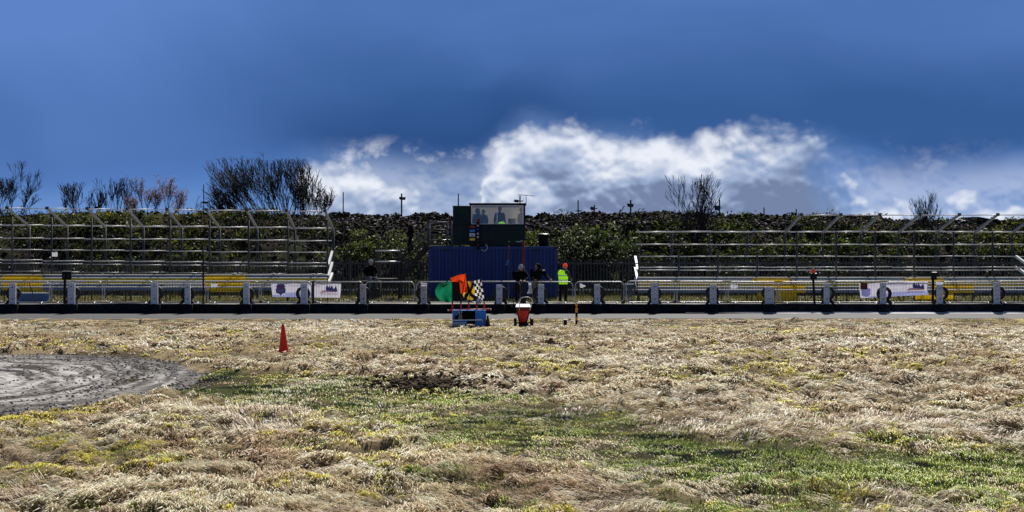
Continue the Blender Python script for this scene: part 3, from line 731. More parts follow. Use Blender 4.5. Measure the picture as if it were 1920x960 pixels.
    for l, h in ysec:
        Y = 62.0; b = MB(); zt = Z(539, Y) + z_shift * .5; zb = .30 if side < 0 else Z(548, Y); n = 3
        for q in range(n): b.bbox((X(l + 2, Y), Y - .01 * q, zb + (zt - zb) * q / n + .012), (X(h - 2, Y), Y + .03 - .01 * q, zb + (zt - zb) * (q + 1) / n))
        b.bbox((X(l + 6, Y), Y + .031, zb), (X(l + 9, Y), Y + .06, zt)); b.bbox((X(h - 9, Y), Y + .031, zb), (X(h - 6, Y), Y + .06, zt))
        b_(b, 'yellow_sheet', M['yellow'])
    # sloping side rails at the open end, stepping down
    e = x1px if side > 0 else x0px; sg = 1 if side > 0 else -1
    for (ya, pya), (yb, pyb) in (((66.4, 472), (65.0, 497)), ((65.35, 493), (64.0, 518)), ((64.75, 513), (63.5, 530))):
        b = MB(); xx = X(e + 1 * sg, ya); b.bar((xx, ya, Z(pya, ya) + z_shift), (xx - .0 * sg, yb, Z(pyb, yb) + z_shift), .10, .11); b_(b, 'side_rail', M['white'])
    if side < 0:
        for (ya, pya), (yb, pyb) in (((66.4, 471), (65.2, 494)), ((65.35, 491), (64.1, 514)), ((64.75, 511), (63.6, 530))):
            xx = X(1905, ya); b = MB(); b.bar((xx, ya, Z(pya, ya) + z_shift), (xx + .35, yb, Z(pyb, yb) + z_shift), .10, .11); b_(b, 'side_rail', M['white'])
    return t

def build_stands():
    lo = [-87, -16, 55, 126, 197.5, 269, 341, 412, 482.5, 553, 625]; ti = [-136, -61, 14, 89, 164, 239, 313.5, 387.5, 463, 537, 610]
    fr = [(-124.5, 409), (-50.7, 409), (23, 409), (97, 409), (172, 410), (245, 411), (319, 411), (393, 411), (466.5, 411), (540, 411), (614, 412)]
    stand('grandstand', 'left steel frame stand with bare canopy rafters over yellow and grey bench rows', -150, 622, lo, fr, ti, 0., 1, [(22, 95), (392, 462)], lo)
    lo = [1259.5, 1330, 1401, 1472, 1542.5, 1613.5, 1684.5, 1755, 1826.5, 1897.5, 1968]; arm = lo[3:]; ti = [1502, 1576, 1649, 1724, 1798, 1870, 1945, 2020]
    fr = [(1198, 466), (1272.5, 466), (1346, 466), (1420, 466), (1494, 424), (1568, 424), (1641, 424), (1714, 424), (1788, 424), (1861, 424), (1934, 424)]
    stand('grandstand', 'right steel frame stand with tall end rails and a bright white foot plank', 1192, 1990, lo, fr, ti, -.24, -1, [(1418, 1496), (1718, 1790)], arm)

# ------------------------------------------------------------------ palisade fence
def build_fence():
    t = thing('palisade_fence', 'dark steel palisade fence of pointed pales along the foot of the bank', 'fence', (0, 70, .12))
    step, x0, x1 = .155, -30., 30.; pan = 2.75; n = int((x1 - x0) / pan)
    for k in range(n):
        a = x0 + k * pan; b = MB()
        b.bbox((a - .05, .0, 0), (a + .05, .1, 1.95)); b.build('fence_post', M['galvd'], t)
        b = MB(); b.bbox((a + .06, .03, .32), (a + pan - .06, .08, .40)); b.build('fence_rail', M['galv'], t)
        b = MB(); b.bbox((a + .06, .03, 1.62), (a + pan - .06, .08, 1.69)); b.build('fence_rail', M['galvd'], t)
        b = MB(); q = a + .12
        while q < a + pan - .08:
            h = 1.90 + random.uniform(-.02, .02); dx = random.uniform(-.006, .006)
            b.add([(q - .034, -.012, .04), (q, .0, .04), (q + .034, -.012, .04), (q - .034 + dx, -.012, h - .1), (q + dx, 0, h - .1), (q + .034 + dx, -.012, h - .1), (q + dx, -.004, h)],
                  [(0, 1, 4, 3), (1, 2, 5, 4), (3, 4, 6), (4, 5, 6)])
            q += step
        b.build('pale_panel', M['galvd'], t)

# ------------------------------------------------------------------ container and cabin
def build_container():
    Y0, Y1 = 66.7, 69.13; xa, xb = X(803, Y0), X(1045, Y0); zb, zt = .15, Z(462, Y0); cx = (xa + xb) / 2
    t = thing('shipping_container', 'dark blue corrugated shipping container below the green control cabin', 'container', (cx, Y0, zb)); w = xb - xa; h = zt - zb; d = Y1 - Y0
    b = MB(); n = 34; xs = []; inset = []
    p = (w - .28) / n; x = -w / 2 + .14; pr = []
    for k in range(n):
        pr += [(x, .012), (x + p * .42, .012), (x + p * .50, .085), (x + p * .92, .085)]; x += p
    pr.append((x, .012))
    for (xa_, ya), (xb_, yb) in zip(pr[:-1], pr[1:]):
        b.add([(xa_, ya, .16), (xb_, yb, .16), (xb_, yb, h - .12), (xa_, ya, h - .12)], [(0, 1, 2, 3)])
    b.bbox((-w / 2 + .02, .10, .05), (w / 2 - .02, d, h - .03)); b.build('shell', M['container'], t)
    for sx in (-1, 1):
        b = MB(); b.bbox((sx * w / 2, -.01, 0), (sx * (w / 2 - .14), .15, h)); b.build('corner_post', M['container'], t, bevel=.012)
        for zz in (-.003, h - .118):
            b = MB(); b.bbox((sx * (w / 2 + .006), -.02, zz), (sx * (w / 2 - .17), .16, zz + .122)); b.build('corner_casting', M['contdark'], t, bevel=.01)
    b = MB(); b.bbox((-w / 2 + .145, -.006, h - .12), (w / 2 - .145, .1, h - .002)); b.build('top_rail', M['container'], t)
    b = MB(); b.bbox((-w / 2 + .145, -.006, .02), (w / 2 - .145, .1, .16)); b.build('bottom_rail', M['contdark'], t)
    for px, wd in ((837, .42), (1005, .3)):
        b = MB(); b.bbox((X(px, Y0) - cx - wd / 2, -.012, h - .22), (X(px, Y0) - cx + wd / 2, .02, h - .14)); b.build('vent', M['contdark'], t)
    return Y0, zt

def build_cabin(zt):
    Y0 = 66.78; xa, xb = X(881, Y0), X(985, Y0); cx = (xa + xb) / 2; w = xb - xa; d = 2.25; zb = zt + .06; top = Z(382, Y0); h = top - zb
    t = thing('control_cabin', 'dark green race control cabin with a wide white framed window, on the container', 'cabin', (cx, Y0, zb))
    wz0, wz1 = Z(420.5, Y0) - zb, Z(385, Y0) - zb; wx0, wx1 = X(883.5, Y0) - cx, X(981.5, Y0) - cx
    b = MB()
    b.bbox((-w / 2, 0, 0), (w / 2, .05, wz0)); b.bbox((-w / 2, 0, wz1), (w / 2, .05, h - .04)); b.bbox((-w / 2, 0, wz0), (wx0, .05, wz1)); b.bbox((wx1, 0, wz0), (w / 2, .05, wz1))
    b.build('front_wall', M['cabin'], t)
    for sx in (-1, 1):
        b = MB(); b.bbox((sx * w / 2, .053, 0), (sx * (w / 2 - .05), d, h - .04)); b.build('side_wall', [M['cabin']], t)
        b = MB(); b.bbox((sx * (w / 2 - .053), .06, .02), (sx * (w / 2 - .06), d - .06, h - .05)); b.build('wall_lining', M['cabinlight'], t)
    b = MB(); b.bbox((-w / 2 + .06, d - .05, 0), (w / 2 - .06, d, wz0 - .1)); b.build('rear_wall', M['cabin'], t)
    b = MB(); b.bbox((-w / 2 + .06, d - .03, wz0 - .098), (w / 2 - .06, d - .024, h - .045)); b.build('light_sheet', M['lightsheet'], t)  # translucent sheet added to carry sunlight into the cabin
    b = MB(); b.bbox((-w / 2 + .06, .06, 0), (w / 2 - .06, d - .06, .05)); b.build('floor_panel', M['timber'], t)
    b = MB(); b.bbox((-w / 2 - .05, -.07, h - .038), (w / 2 + .05, d + .06, h + .03)); b.build('roof', M['black'], t, bevel=.01)
    f = MB(); k = .045
    f.bbox((wx0, -.02, wz0), (wx0 + k, .03, wz1)); f.bbox((wx1 - k, -.02, wz0), (wx1, .03, wz1)); f.bbox((wx0 + k, -.02, wz1 - k), (wx1 - k, .03, wz1)); f.bbox((wx0 + k, -.02, wz0), (wx1 - k, .03, wz0 + k * .7))
    fr = f.build('window', M['whiteframe'], t)
    m = X(932, Y0) - cx; b = MB(); b.bbox((m - .016, -.018, wz0 + k * .7), (m + .016, .02, wz1 - k)); b.build('mullion', M['whiteframe'], fr)
    for a, c in ((wx0 + k, m - .016), (m + .016, wx1 - k)):
        b = MB(); b.add([(a, .0, wz0 + k * .7), (c, 0, wz0 + k * .7), (c, 0, wz1 - k), (a, 0, wz1 - k)], [(0, 1, 2, 3)]); b.build('pane', M['glass'], fr)
    b = MB(); b.bbox((-w / 2 + .07, .12, wz0 - .06), (w / 2 - .07, .62, wz0 - .02)); b.build('desk', M['timber'], t)
    b = MB(); b.bbox((wx0 - .02, -.07, wz0 - .05), (wx1 + .02, -.002, wz0 - .005)); b.build('sill', M['black'], t)
    b = MB()
    for px in (955, 968, 973, 978): b.box((X(px, Y0) - cx, -.01, .16 + random.uniform(-.02, .04)), (random.uniform(.05, .2), .006, random.uniform(.015, .035)))
    b.build('peeling_patch', M['postbrown'], t)
    b = MB(); b.bbox((-w / 2 + .02, .05, -.06), (w / 2 - .02, d - .1, 0)); b.build('bearer', M['black'], t)
    # annex
    xa2, xb2 = X(849, Y0) - cx, -w / 2 - .005; h2 = Z(387, Y0) - zb
    b = MB(); b.bbox((xa2, .02, 0), (xb2, d - .3, h2)); an = b.build('annex', M['cabin'], t, bevel=.01)
    b = MB(); b.bbox((xa2 - .01, -.0, h2 * .52), (xb2 - .0, .018, h2 * .535)); b.bbox((xa2 - .02, -.0, h2 + .002), (xb2, d - .28, h2 + .03)); b.build('trim', M['black'], an)
    return cx, zb, wz0 + zb, wz1 + zb

def build_signals(zt):
    Y = 66.5; t = thing('signal_mast', 'black race signal column with stacked lamps and four coloured panels beside it', 'signal lights', (X(896, Y), Y, Z(468, Y)))
    z0 = Z(468, Y); h = Z(411, Y) - z0
    b = MB(); b.bbox((-.075, -.02, 0), (.075, .12, h - .14)); b.build('column', M['black'], t, bevel=.01)
    b = MB(); b.lathe([(0, h + .02), (.06, h), (.075, h - .02), (.075, h - .12), (.06, h - .138), (0, h - .138)], (0, .04, 0), n=14); b.build('top_lamp', M['lensred'], t, True)
    for py, m in ((423, 'lensclear'), (430, 'lensblue'), (438, 'lensclear'), (444.5, 'lensclear'), (452, 'hole'), (460, 'lensred')):
        b = MB(); zz = Z(py, Y) - z0; b.lathe([(0, -.06), (.03, -.055), (.05, -.03), (.055, -.021)], (0, 0, zz), 'y', 14); b.build('lens', M[m], t, True)
    for py0, py1, m in ((423.5, 427, 'panelred'), (430.5, 435, 'panelblue'), (437.5, 443.5, 'white'), (446.5, 451, 'panelyellow')):
        b = MB(); xa, xb = X(880.5, Y) - X(896, Y), X(890.5, Y) - X(896, Y); b.bbox((xa, .0, Z(py1, Y) - z0), (xb, .05, Z(py0, Y) - z0)); p = b.build('colour_panel', M[m], t, bevel=.008)
        if m == 'white':
            b = MB(); b.bbox((xa + .04, -.004, Z(442, Y) - z0), (xb - .04, -.001, Z(440, Y) - z0)); b.build('print_mark', M['lensblue'], p)
    b = MB(); b.bbox((-.41, .055, .30), (-.076, .075, .34)); b.bbox((-.41, .055, 1.0), (-.076, .075, 1.04)); b.build('bracket', M['black'], t)
    # loop of pale cable
    b = MB(); xc = X(908, Y - .05); pts = [(xc + .14 * math.cos(a) , Y - .05, Z(464, Y) + .16 * math.sin(a)) for a in np.linspace(-2.4, 1.2, 14)]
    b.tube([(X(902, Y), Y - .04, Z(469, Y))] + pts, .022, 6)
    tag(b.build('cable_loop', M['clear'], None, True), 'loop of pale blue cable on the container beside the signal column', 'cable')

def build_stairs():
    Yc = 68.0; zt = Z(461, Yc); t = thing('metal_staircase', 'dark steel staircase rising from a landing to the railed platform by the cabin', 'staircase', (X(760, Yc), Yc, .15)); o = t.location
    def bb(mb, nm, m, sm=False): mb.v = [(v[0] - o[0], v[1] - o[1], v[2] - o[2]) for v in mb.v]; return mb.build(nm, m, t, sm)
    xa, xb = X(752, Yc), X(803, Yc); za, zc = Z(522, Yc), Z(460, Yc)
    for yy in (Yc - .5, Yc + .5):
        b = MB(); b.bar((xa, yy, za), (xb, yy, zc), .05, .22); bb(b, 'stringer', M['timber'])
        b = MB(); b.tube([(xa, yy, za), (xa, yy, za + 1.0), (xb, yy, zc + 1.0), (xb, yy, zc)], .022, 6); b.tube([(xa, yy, za + .5), (xb, yy, zc + .5)], .018, 6); bb(b, 'handrail', M['galvd'], True)
    for k in range(8):
        f = (k + .5) / 8; b = MB(); b.box((xa + (xb - xa) * f, Yc, za + (zc - za) * f + .05), (.22, .94, .035)); bb(b, 'tread', M['galvd'])
    # upper platform and rails
    xp0, xp1 = X(801, Yc), X(850, Yc); b = MB(); b.bbox((xp0, Yc - .9, zc - .08), (xp1, Yc + .6, zc)); bb(b, 'platform', M['timber'])
    for yy in (Yc - .85, Yc + .55):
        b = MB()
        for x in (xp0 + .05, xp0 + .12, (xp0 + xp1) / 2 + .35, xp1 - .08): b.tube([(x, yy, zc), (x, yy, zc + 1.1)], .025, 6)
        for q in (.25, .5, .75, 1.1): b.tube([(xp0 + .05, yy, zc + q), (xp1 - .06, yy, zc + q)], .026, 6)
        bb(b, 'guard_rail', M['galv'] if yy > Yc else M['galvd'], True)
    # lower landing with rails
    xl0, xl1 = X(706, Yc), X(752, Yc); zl = za + .0
    b = MB(); b.bbox((xl0, Yc - .6, zl - .30), (xl1, Yc + .6, zl)); bb(b, 'landing', M['timber'])
    b = MB()
    for x in (xl0 + .06, xl1 - .06):
        b.bbox((x - .05, Yc - .58, .15), (x + .05, Yc - .48, zl + 1.4)); b.bbox((x - .05, Yc + .48, .15), (x + .05, Yc + .58, zl + 1.4))
    bb(b, 'landing_post', M['timber'])
    b = MB()
    for py in (470, 490):
        b.tube([(xl0, Yc - .6, Z(py, Yc)), (xl1, Yc - .6, Z(py, Yc))], .032, 6)
    bb(b, 'landing_rail', M['galvb'], True)
    b = MB(); b.bbox((X(676, Yc), Yc - 1.3, .15), (X(718, Yc), Yc - .65, 1.02)); bb(b, 'lower_step', M['timber'])
    # posts under the platform
    b = MB(); b.bbox((xl1 - .0, Yc - .5, .15), (xl1 + .08, Yc - .42, za)); bb(b, 'support_leg', M['galvd'])

# ------------------------------------------------------------------ people
def person(label, loc, yaw, J=None, top='coat', legs='trousers', shoe='black', scale=1., headrot=(0, 0), wide=1., hat=None, hood=False, hair=True, vest=False, group=None, skirt=False):
    j = dict(pelvis=(0, 0, .93), belly=(0, 0, 1.10), chest=(0, 0, 1.29), neck=(0, .0, 1.45), head=(0, -.015, 1.54),
             shL=(.18, 0, 1.40), elL=(.23, .03, 1.12), wrL=(.24, -.10, .88), shR=(-.18, 0, 1.40), elR=(-.23, .03, 1.12), wrR=(-.24, -.10, .88),
             hipL=(.095, 0, .88), knL=(.105, -.03, .49), anL=(.11, .02, .09), toL=(.12, -.15, .045), hipR=(-.095, 0, .88), knR=(-.105, -.03, .49), anR=(-.11, .02, .09), toR=(-.12, -.15, .045))
    j.update(J or {})
    rad = dict(pelvis=(.165, .12), belly=(.165, .12), chest=(.19, .13), neck=(.075, .07), head=(.055, .055), shL=.085, shR=.085, elL=.062, elR=.062, wrL=.042, wrR=.042,
               hipL=.105, hipR=.105, knL=.075, knR=.075, anL=.05, anR=.05, toL=.042, toR=.042)
    bones = [('pelvis', 'belly', 1), ('belly', 'chest', 1), ('chest', 'neck', 1), ('neck', 'head', 0), ('chest', 'shL', 1), ('shL', 'elL', 1), ('elL', 'wrL', 1), ('chest', 'shR', 1), ('shR', 'elR', 1), ('elR', 'wrR', 1),
             ('pelvis', 'hipL', 2), ('hipL', 'knL', 2), ('knL', 'anL', 2), ('anL', 'toL', 3), ('pelvis', 'hipR', 2), ('hipR', 'knR', 2), ('knR', 'anR', 2), ('anR', 'toR', 3)]
    names = list(j); me = bpy.data.meshes.new('tmp'); me.from_pydata([j[n] for n in names], [(names.index(a), names.index(b)) for a, b, _ in bones], [])
    ob = bpy.data.objects.new('tmp', me); C.objects.link(ob); ob.modifiers.new('s', 'SKIN'); sd = ob.modifiers.new('u', 'SUBSURF'); sd.levels = 1; sd.render_levels = 1
    if not me.skin_vertices: raise RuntimeError('no skin layer')
    for i, n in enumerate(names):
        r = rad[n]; me.skin_vertices[0].data[i].radius = r if isinstance(r, tuple) else (r, r)
    me.skin_vertices[0].data[0].use_root = True
    dg = bpy.context.evaluated_depsgraph_get(); ev = ob.evaluated_get(dg); em = ev.to_mesh()
    vs = [v.co.copy() for v in em.vertices]; fs = [tuple(p.vertices) for p in em.polygons]; ev.to_mesh_clear()
    bpy.data.objects.remove(ob); bpy.data.meshes.remove(me)
    segs = [(Vector(j[a]), Vector(j[b]), m, .5 * (np.mean(rad[a]) + np.mean(rad[b]))) for a, b, m in bones]
    def seg_of(p):
        best, bm = 1e9, 0
        for a, b, m, r in segs:
            d = b - a; t = max(0, min(1, (p - a).dot(d) / d.length_squared)); q = (a + d * t - p).length / r
            if q < best: best, bm = q, m
        return bm
    body = MB(); body.v = [tuple(v) for v in vs]; body.f = fs
    body.m = [seg_of(sum((vs[i] for i in f), Vector()) / len(f)) for f in fs]
    # head with a face
    hr = Euler((headrot[0], 0, headrot[1])).to_matrix(); hc = Vector(j['head']) + hr @ Vector((0, -.012, .085))
    body.sphere(hc, (.077, .095, .118), 14, 10, hr)
    H = lambda x, y, z: hc + hr @ Vector((x, y, z))
    body.sphere(H(0, -.10, -.018), (.016, .022, .026), 8, 6, hr); body.sphere(H(0, -.075, -.085), (.035, .03, .03), 8, 6, hr)
    for sx in (-1, 1):
        body.sphere(H(sx * .032, -.083, .012), (.015, .010, .010), 8, 5, hr, 4); body.sphere(H(sx * .078, .005, -.01), (.012, .026, .034), 8, 5, hr)
    body.sphere(H(0, -.091, -.055), (.024, .008, .007), 8, 5, hr, 4)
    for s, e, w in (('L', j['elL'], j['wrL']), ('R', j['elR'], j['wrR'])):
        d = (Vector(w) - Vector(e)).normalized(); wv = Vector(w); side = d.cross(Vector((0, 1, 0)) if abs(d.y) < .8 else Vector((1, 0, 0))).normalized(); nrm = d.cross(side)
        pc = wv + d * .06; q = Matrix((side, nrm, d)).transposed(); body.sphere(pc, (.042, .024, .06), 8, 6, q)
        for k, L in enumerate((.066, .076, .072, .056)):
            b0 = wv + d * .10 + side * (.030 - .02 * k); body.tube([b0, b0 + d * L * .55 - nrm * .008, b0 + d * L * .9 - nrm * .03], [.0095, .009, .007], 5)
        th = 1 if s == 'L' else -1
        b0 = wv + d * .045 + side * .034 * th; body.tube([b0, b0 + side * .025 * th + d * .03, b0 + side * .03 * th + d * .062 - nrm * .012], [.011, .0105, .008], 5)
    o = body.build('person', [M['skin'], M[top], M[legs], M[shoe], M['eye']], None, True)
    o.location = loc; o.rotation_euler = (0, 0, yaw); o.scale = (scale * wide, scale * wide, scale)
    tag(o, label, 'person', group)
    hat_z = .03
    if hat:
        b = MB(); pr = [(.0, .135), (.03, .132), (.06, .112), (.082, .07), (.090, .025), (.092, .0), (.096, -.002), (.097, .03), (.090, .035)]
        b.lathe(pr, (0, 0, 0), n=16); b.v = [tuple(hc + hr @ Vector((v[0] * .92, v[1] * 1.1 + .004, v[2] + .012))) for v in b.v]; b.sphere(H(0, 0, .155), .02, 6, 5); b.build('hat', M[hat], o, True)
    elif hood:
        b = MB(); n = 14
        for ring, (yy, rr) in enumerate(((-.085, .098), (-.05, .115), (.0, .125), (.06, .118), (.10, .085), (.125, .03))):
            for k in range(n):
                a = 2 * math.pi * k / n; b.v.append(tuple(H(rr * .88 * math.cos(a), yy, .0 + rr * 1.12 * math.sin(a))))
        for ring in range(5):
            for k in range(n): b.f.append((ring * n + k, ring * n + (k + 1) % n, (ring + 1) * n + (k + 1) % n, (ring + 1) * n + k)); b.m.append(0)
        b.build('hood', M[top], o, True)
    elif hair:
        b = MB(); b.sphere(H(0, .016, .022), (.083, .093, .112), 12, 8, hr); b.v = [v if (hr.transposed() @ (Vector(v) - hc)).y > -.055 or (hr.transposed() @ (Vector(v) - hc)).z > .07 else tuple(hc + (Vector(v) - hc) * .8) for v in b.v]; b.build('hair', M['hair'], o, True)
    if skirt:   # long open coat hem
        b = MB(); pv = Vector(j['pelvis']); b.lathe([(.155, .12), (.185, -.05), (.20, -.25), (.205, -.45), (.19, -.45), (.17, -.05), (.14, .1)], tuple(pv), n=16); b.v = [(v[0], (v[1] - pv.y) * .72 + pv.y, v[2]) for v in b.v]; b.build('coat_hem', M[top], o, True)
    if vest:
        keep = [f for f, m in zip(fs, body.m) if m == 1]
        b = MB(); lo = j['pelvis'][2] - .10; cen = lambda z: Vector(j['pelvis']).lerp(Vector(j['neck']), max(0, min(1, (z - j['pelvis'][2]) / (j['neck'][2] - j['pelvis'][2]))))
        n = 18; rows = [(-.10, .175, .145), (0., .18, .15), (.14, .178, .148), (.27, .19, .155), (.36, .205, .158), (.43, .205, .150), (.49, .17, .125), (.525, .09, .09)]
        for dz, rx, ry in rows:
            z = j['pelvis'][2] + dz; c = cen(z)
            for k in range(n):
                a = 2 * math.pi * k / n; b.v.append((c.x + rx * math.cos(a), c.y + ry * math.sin(a), z))
        for r_ in range(len(rows) - 1):
            for k in range(n):
                a = 2 * math.pi * (k + .5) / n
                if r_ in (4, 5) and abs(math.cos(a)) > .86: continue
                b.f.append((r_ * n + k, r_ * n + (k + 1) % n, (r_ + 1) * n + (k + 1) % n, (r_ + 1) * n + k)); b.m.append(0)
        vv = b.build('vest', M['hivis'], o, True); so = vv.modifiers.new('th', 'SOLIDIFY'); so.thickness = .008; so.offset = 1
        b = MB()
        for z0, z1 in ((.06, .11), (.26, .31)):
            for zz in (z0, z1):
                c = cen(j['pelvis'][2] + zz); rx = np.interp(zz, [r[0] for r in rows], [r[1] for r in rows]) + .012; ry = np.interp(zz, [r[0] for r in rows], [r[2] for r in rows]) + .012
                for k in range(n): a = 2 * math.pi * k / n; b.v.append((c.x + rx * math.cos(a), c.y + ry * math.sin(a), j['pelvis'][2] + zz))
            o0 = len(b.v) - 2 * n
            for k in range(n): b.f.append((o0 + k, o0 + (k + 1) % n, o0 + n + (k + 1) % n, o0 + n + k)); b.m.append(0)
        b.build('reflective_band', M['tape'], vv, True)
    return o

def build_people(cx, zb, wz0, wz1):
    lean = dict(pelvis=(0, .12, .90), belly=(0, .08, 1.06), chest=(0, 0, 1.23), neck=(0, -.08, 1.37), head=(0, -.13, 1.45), hipL=(.095, .12, .86), hipR=(-.095, .12, .86), knL=(.10, .06, .48), knR=(-.1, .06, .48),
                shL=(.18, -.03, 1.33), shR=(-.18, -.03, 1.33))
    Yp = 60.05
    A = dict(lean, elL=(.25, -.18, 1.10), wrL=(.12, -.38, 1.0), elR=(-.24, -.16, 1.09), wrR=(-.08, -.38, 1.0))
    person('person in a long black coat and white woollen hat leaning on the barrier', (X(975, Yp), Yp, .28), .15, A, 'coat', 'trousers', scale=1.0, wide=1.25, headrot=(.35, 0), hat='hat', skirt=True)
    B = dict(lean, elL=(.30, -.12, 1.12), wrL=(.34, -.36, 1.02), elR=(-.24, -.16, 1.10), wrR=(-.20, -.40, 1.02))
    p = person('person in a black hooded coat and beige trousers resting on the barrier', (X(1007, Yp), Yp, .28), .25, B, 'coat', 'beige', scale=1.03, wide=1.22, headrot=(.15, -1.1), hood=True)
    b = MB(); b.box((.19, -.115, 1.37), (.07, .03, .075), Euler((.2, .3, 0)).to_matrix()); b.build('shoulder_patch', M['tape'], p)
    Yh = 62.6
    Hh = dict(head=(0, -.05, 1.535), elL=(.26, -.06, 1.14), wrL=(.16, -.30, 1.06), elR=(-.26, -.06, 1.14), wrR=(-.14, -.30, 1.05), hipL=(.10, 0, .88), knL=(.12, -.02, .49), anL=(.14, .02, .09), toL=(.16, -.14, .045))
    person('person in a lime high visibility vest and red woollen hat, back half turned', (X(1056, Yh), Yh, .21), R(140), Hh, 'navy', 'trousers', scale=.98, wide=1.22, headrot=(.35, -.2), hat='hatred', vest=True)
    Ys = 68.0; zs = Z(477, Ys)
    S = dict(knL=(.10, -.14, .52), anL=(.10, -.10, .12), toL=(.11, -.26, .07), knR=(-.1, .02, .50), anR=(-.1, .14, .24), toR=(-.1, -.0, .20), elL=(.25, -.12, 1.13), wrL=(.30, -.36, 1.05), elR=(-.24, .04, 1.12), wrR=(-.26, -.1, .88))
    person('person all in black coming down the steel staircase', (X(770, Ys), Ys, zs), R(-70), S, 'coat', 'trousers', scale=.94, headrot=(.3, 0), hood=False, hair=True)
    Yz = 67.05
    T = dict(pelvis=(0, .05, .10), belly=(0, .04, .28), chest=(0, 0, .48), neck=(0, -.02, .64), head=(0, -.04, .73), shL=(.18, 0, .59), shR=(-.18, 0, .59), elL=(.25, -.08, .33), wrL=(.16, -.30, .22), elR=(-.25, -.08, .33), wrR=(-.14, -.30, .22),
             hipL=(.10, -.02, .10), hipR=(-.10, -.02, .10), knL=(.13, -.46, .11), knR=(-.12, -.46, .11), anL=(.13, -.47, -.33), toL=(.14, -.63, -.38), anR=(-.12, -.47, -.33), toR=(-.13, -.63, -.38))
    person('person in a grey hat, black jacket and pale jeans seated below the stairs', (X(695, Yz), Yz - .15, 1.03), .35, T, 'coat', 'jeans', scale=1.05, wide=1.15, headrot=(.1, .4), hat='hat')
    # inside the cabin: they sit or stand behind the desk
    Yc = 67.75; fz = zb + .05
    def cab(px, py_top, yaw, top, lab, hr=(0, 0), J=None, hood=False, sc_=None):
        z = Z(py_top, Yc); k = (z - fz) / 1.74; person(lab, (X(px, Yc), Yc, fz), yaw, J, top, 'trousers', scale=k, headrot=hr, hood=hood, group=None)
    sitd = dict()
    raised = dict(elR=(-.30, -.22, 1.20), wrR=(-.14, -.24, 1.46))
    cab(895, 391, R(30), 'greencoat', 'person in a pointed hood, left of the pair in the cabin window', (0, 0), None, True)
    cab(907, 393.5, R(-40), 'greencoat', 'person in the cabin window with a hand raised to the face', (.1, 0), raised)
    cab(937, 388, R(5), 'navy', 'person in a navy coat standing behind the middle of the cabin window', (.1, .1))
    cab(977, 390, R(60), 'navy', 'person half hidden at the right edge of the cabin window', (0, 0))
    Yb = 63.0; zf = .66
    person('person in a blue coat cut off by the right edge, on the stand steps', (X(1930, Yb), Yb, zf), .4, None, 'royal', 'trousers', scale=.98, headrot=(.1, .3))

# ------------------------------------------------------------------ text
def text_mesh(txt, size):
    cu = bpy.data.curves.new('t', 'FONT'); cu.body = txt; cu.size = size; cu.align_x = 'CENTER'; cu.align_y = 'CENTER'; cu.resolution_u = 2
    o = bpy.data.objects.new('t', cu); C.objects.link(o); dg = bpy.context.evaluated_depsgraph_get(); e = o.evaluated_get(dg); m = e.to_mesh()
    vs = [v.co.copy() for v in m.vertices]; fs = [tuple(p.vertices) for p in m.polygons]; e.to_mesh_clear(); bpy.data.objects.remove(o); bpy.data.curves.remove(cu)
    return vs, fs
def lettering(txt, size, c, parent, m, name='lettering', sx=1.):
    vs, fs = text_mesh(txt, size); b = MB(); b.add([(c[0] + v.x * sx, c[1], c[2] + v.y) for v in vs], fs); return b.build(name, m, parent)

def poly(pts, c, parent, m, name, y=0):
    b = MB(); b.add([(c[0] + p[0], y, c[1] + p[1]) for p in pts], [tuple(range(len(pts)))]); return b.build(name, m, parent)

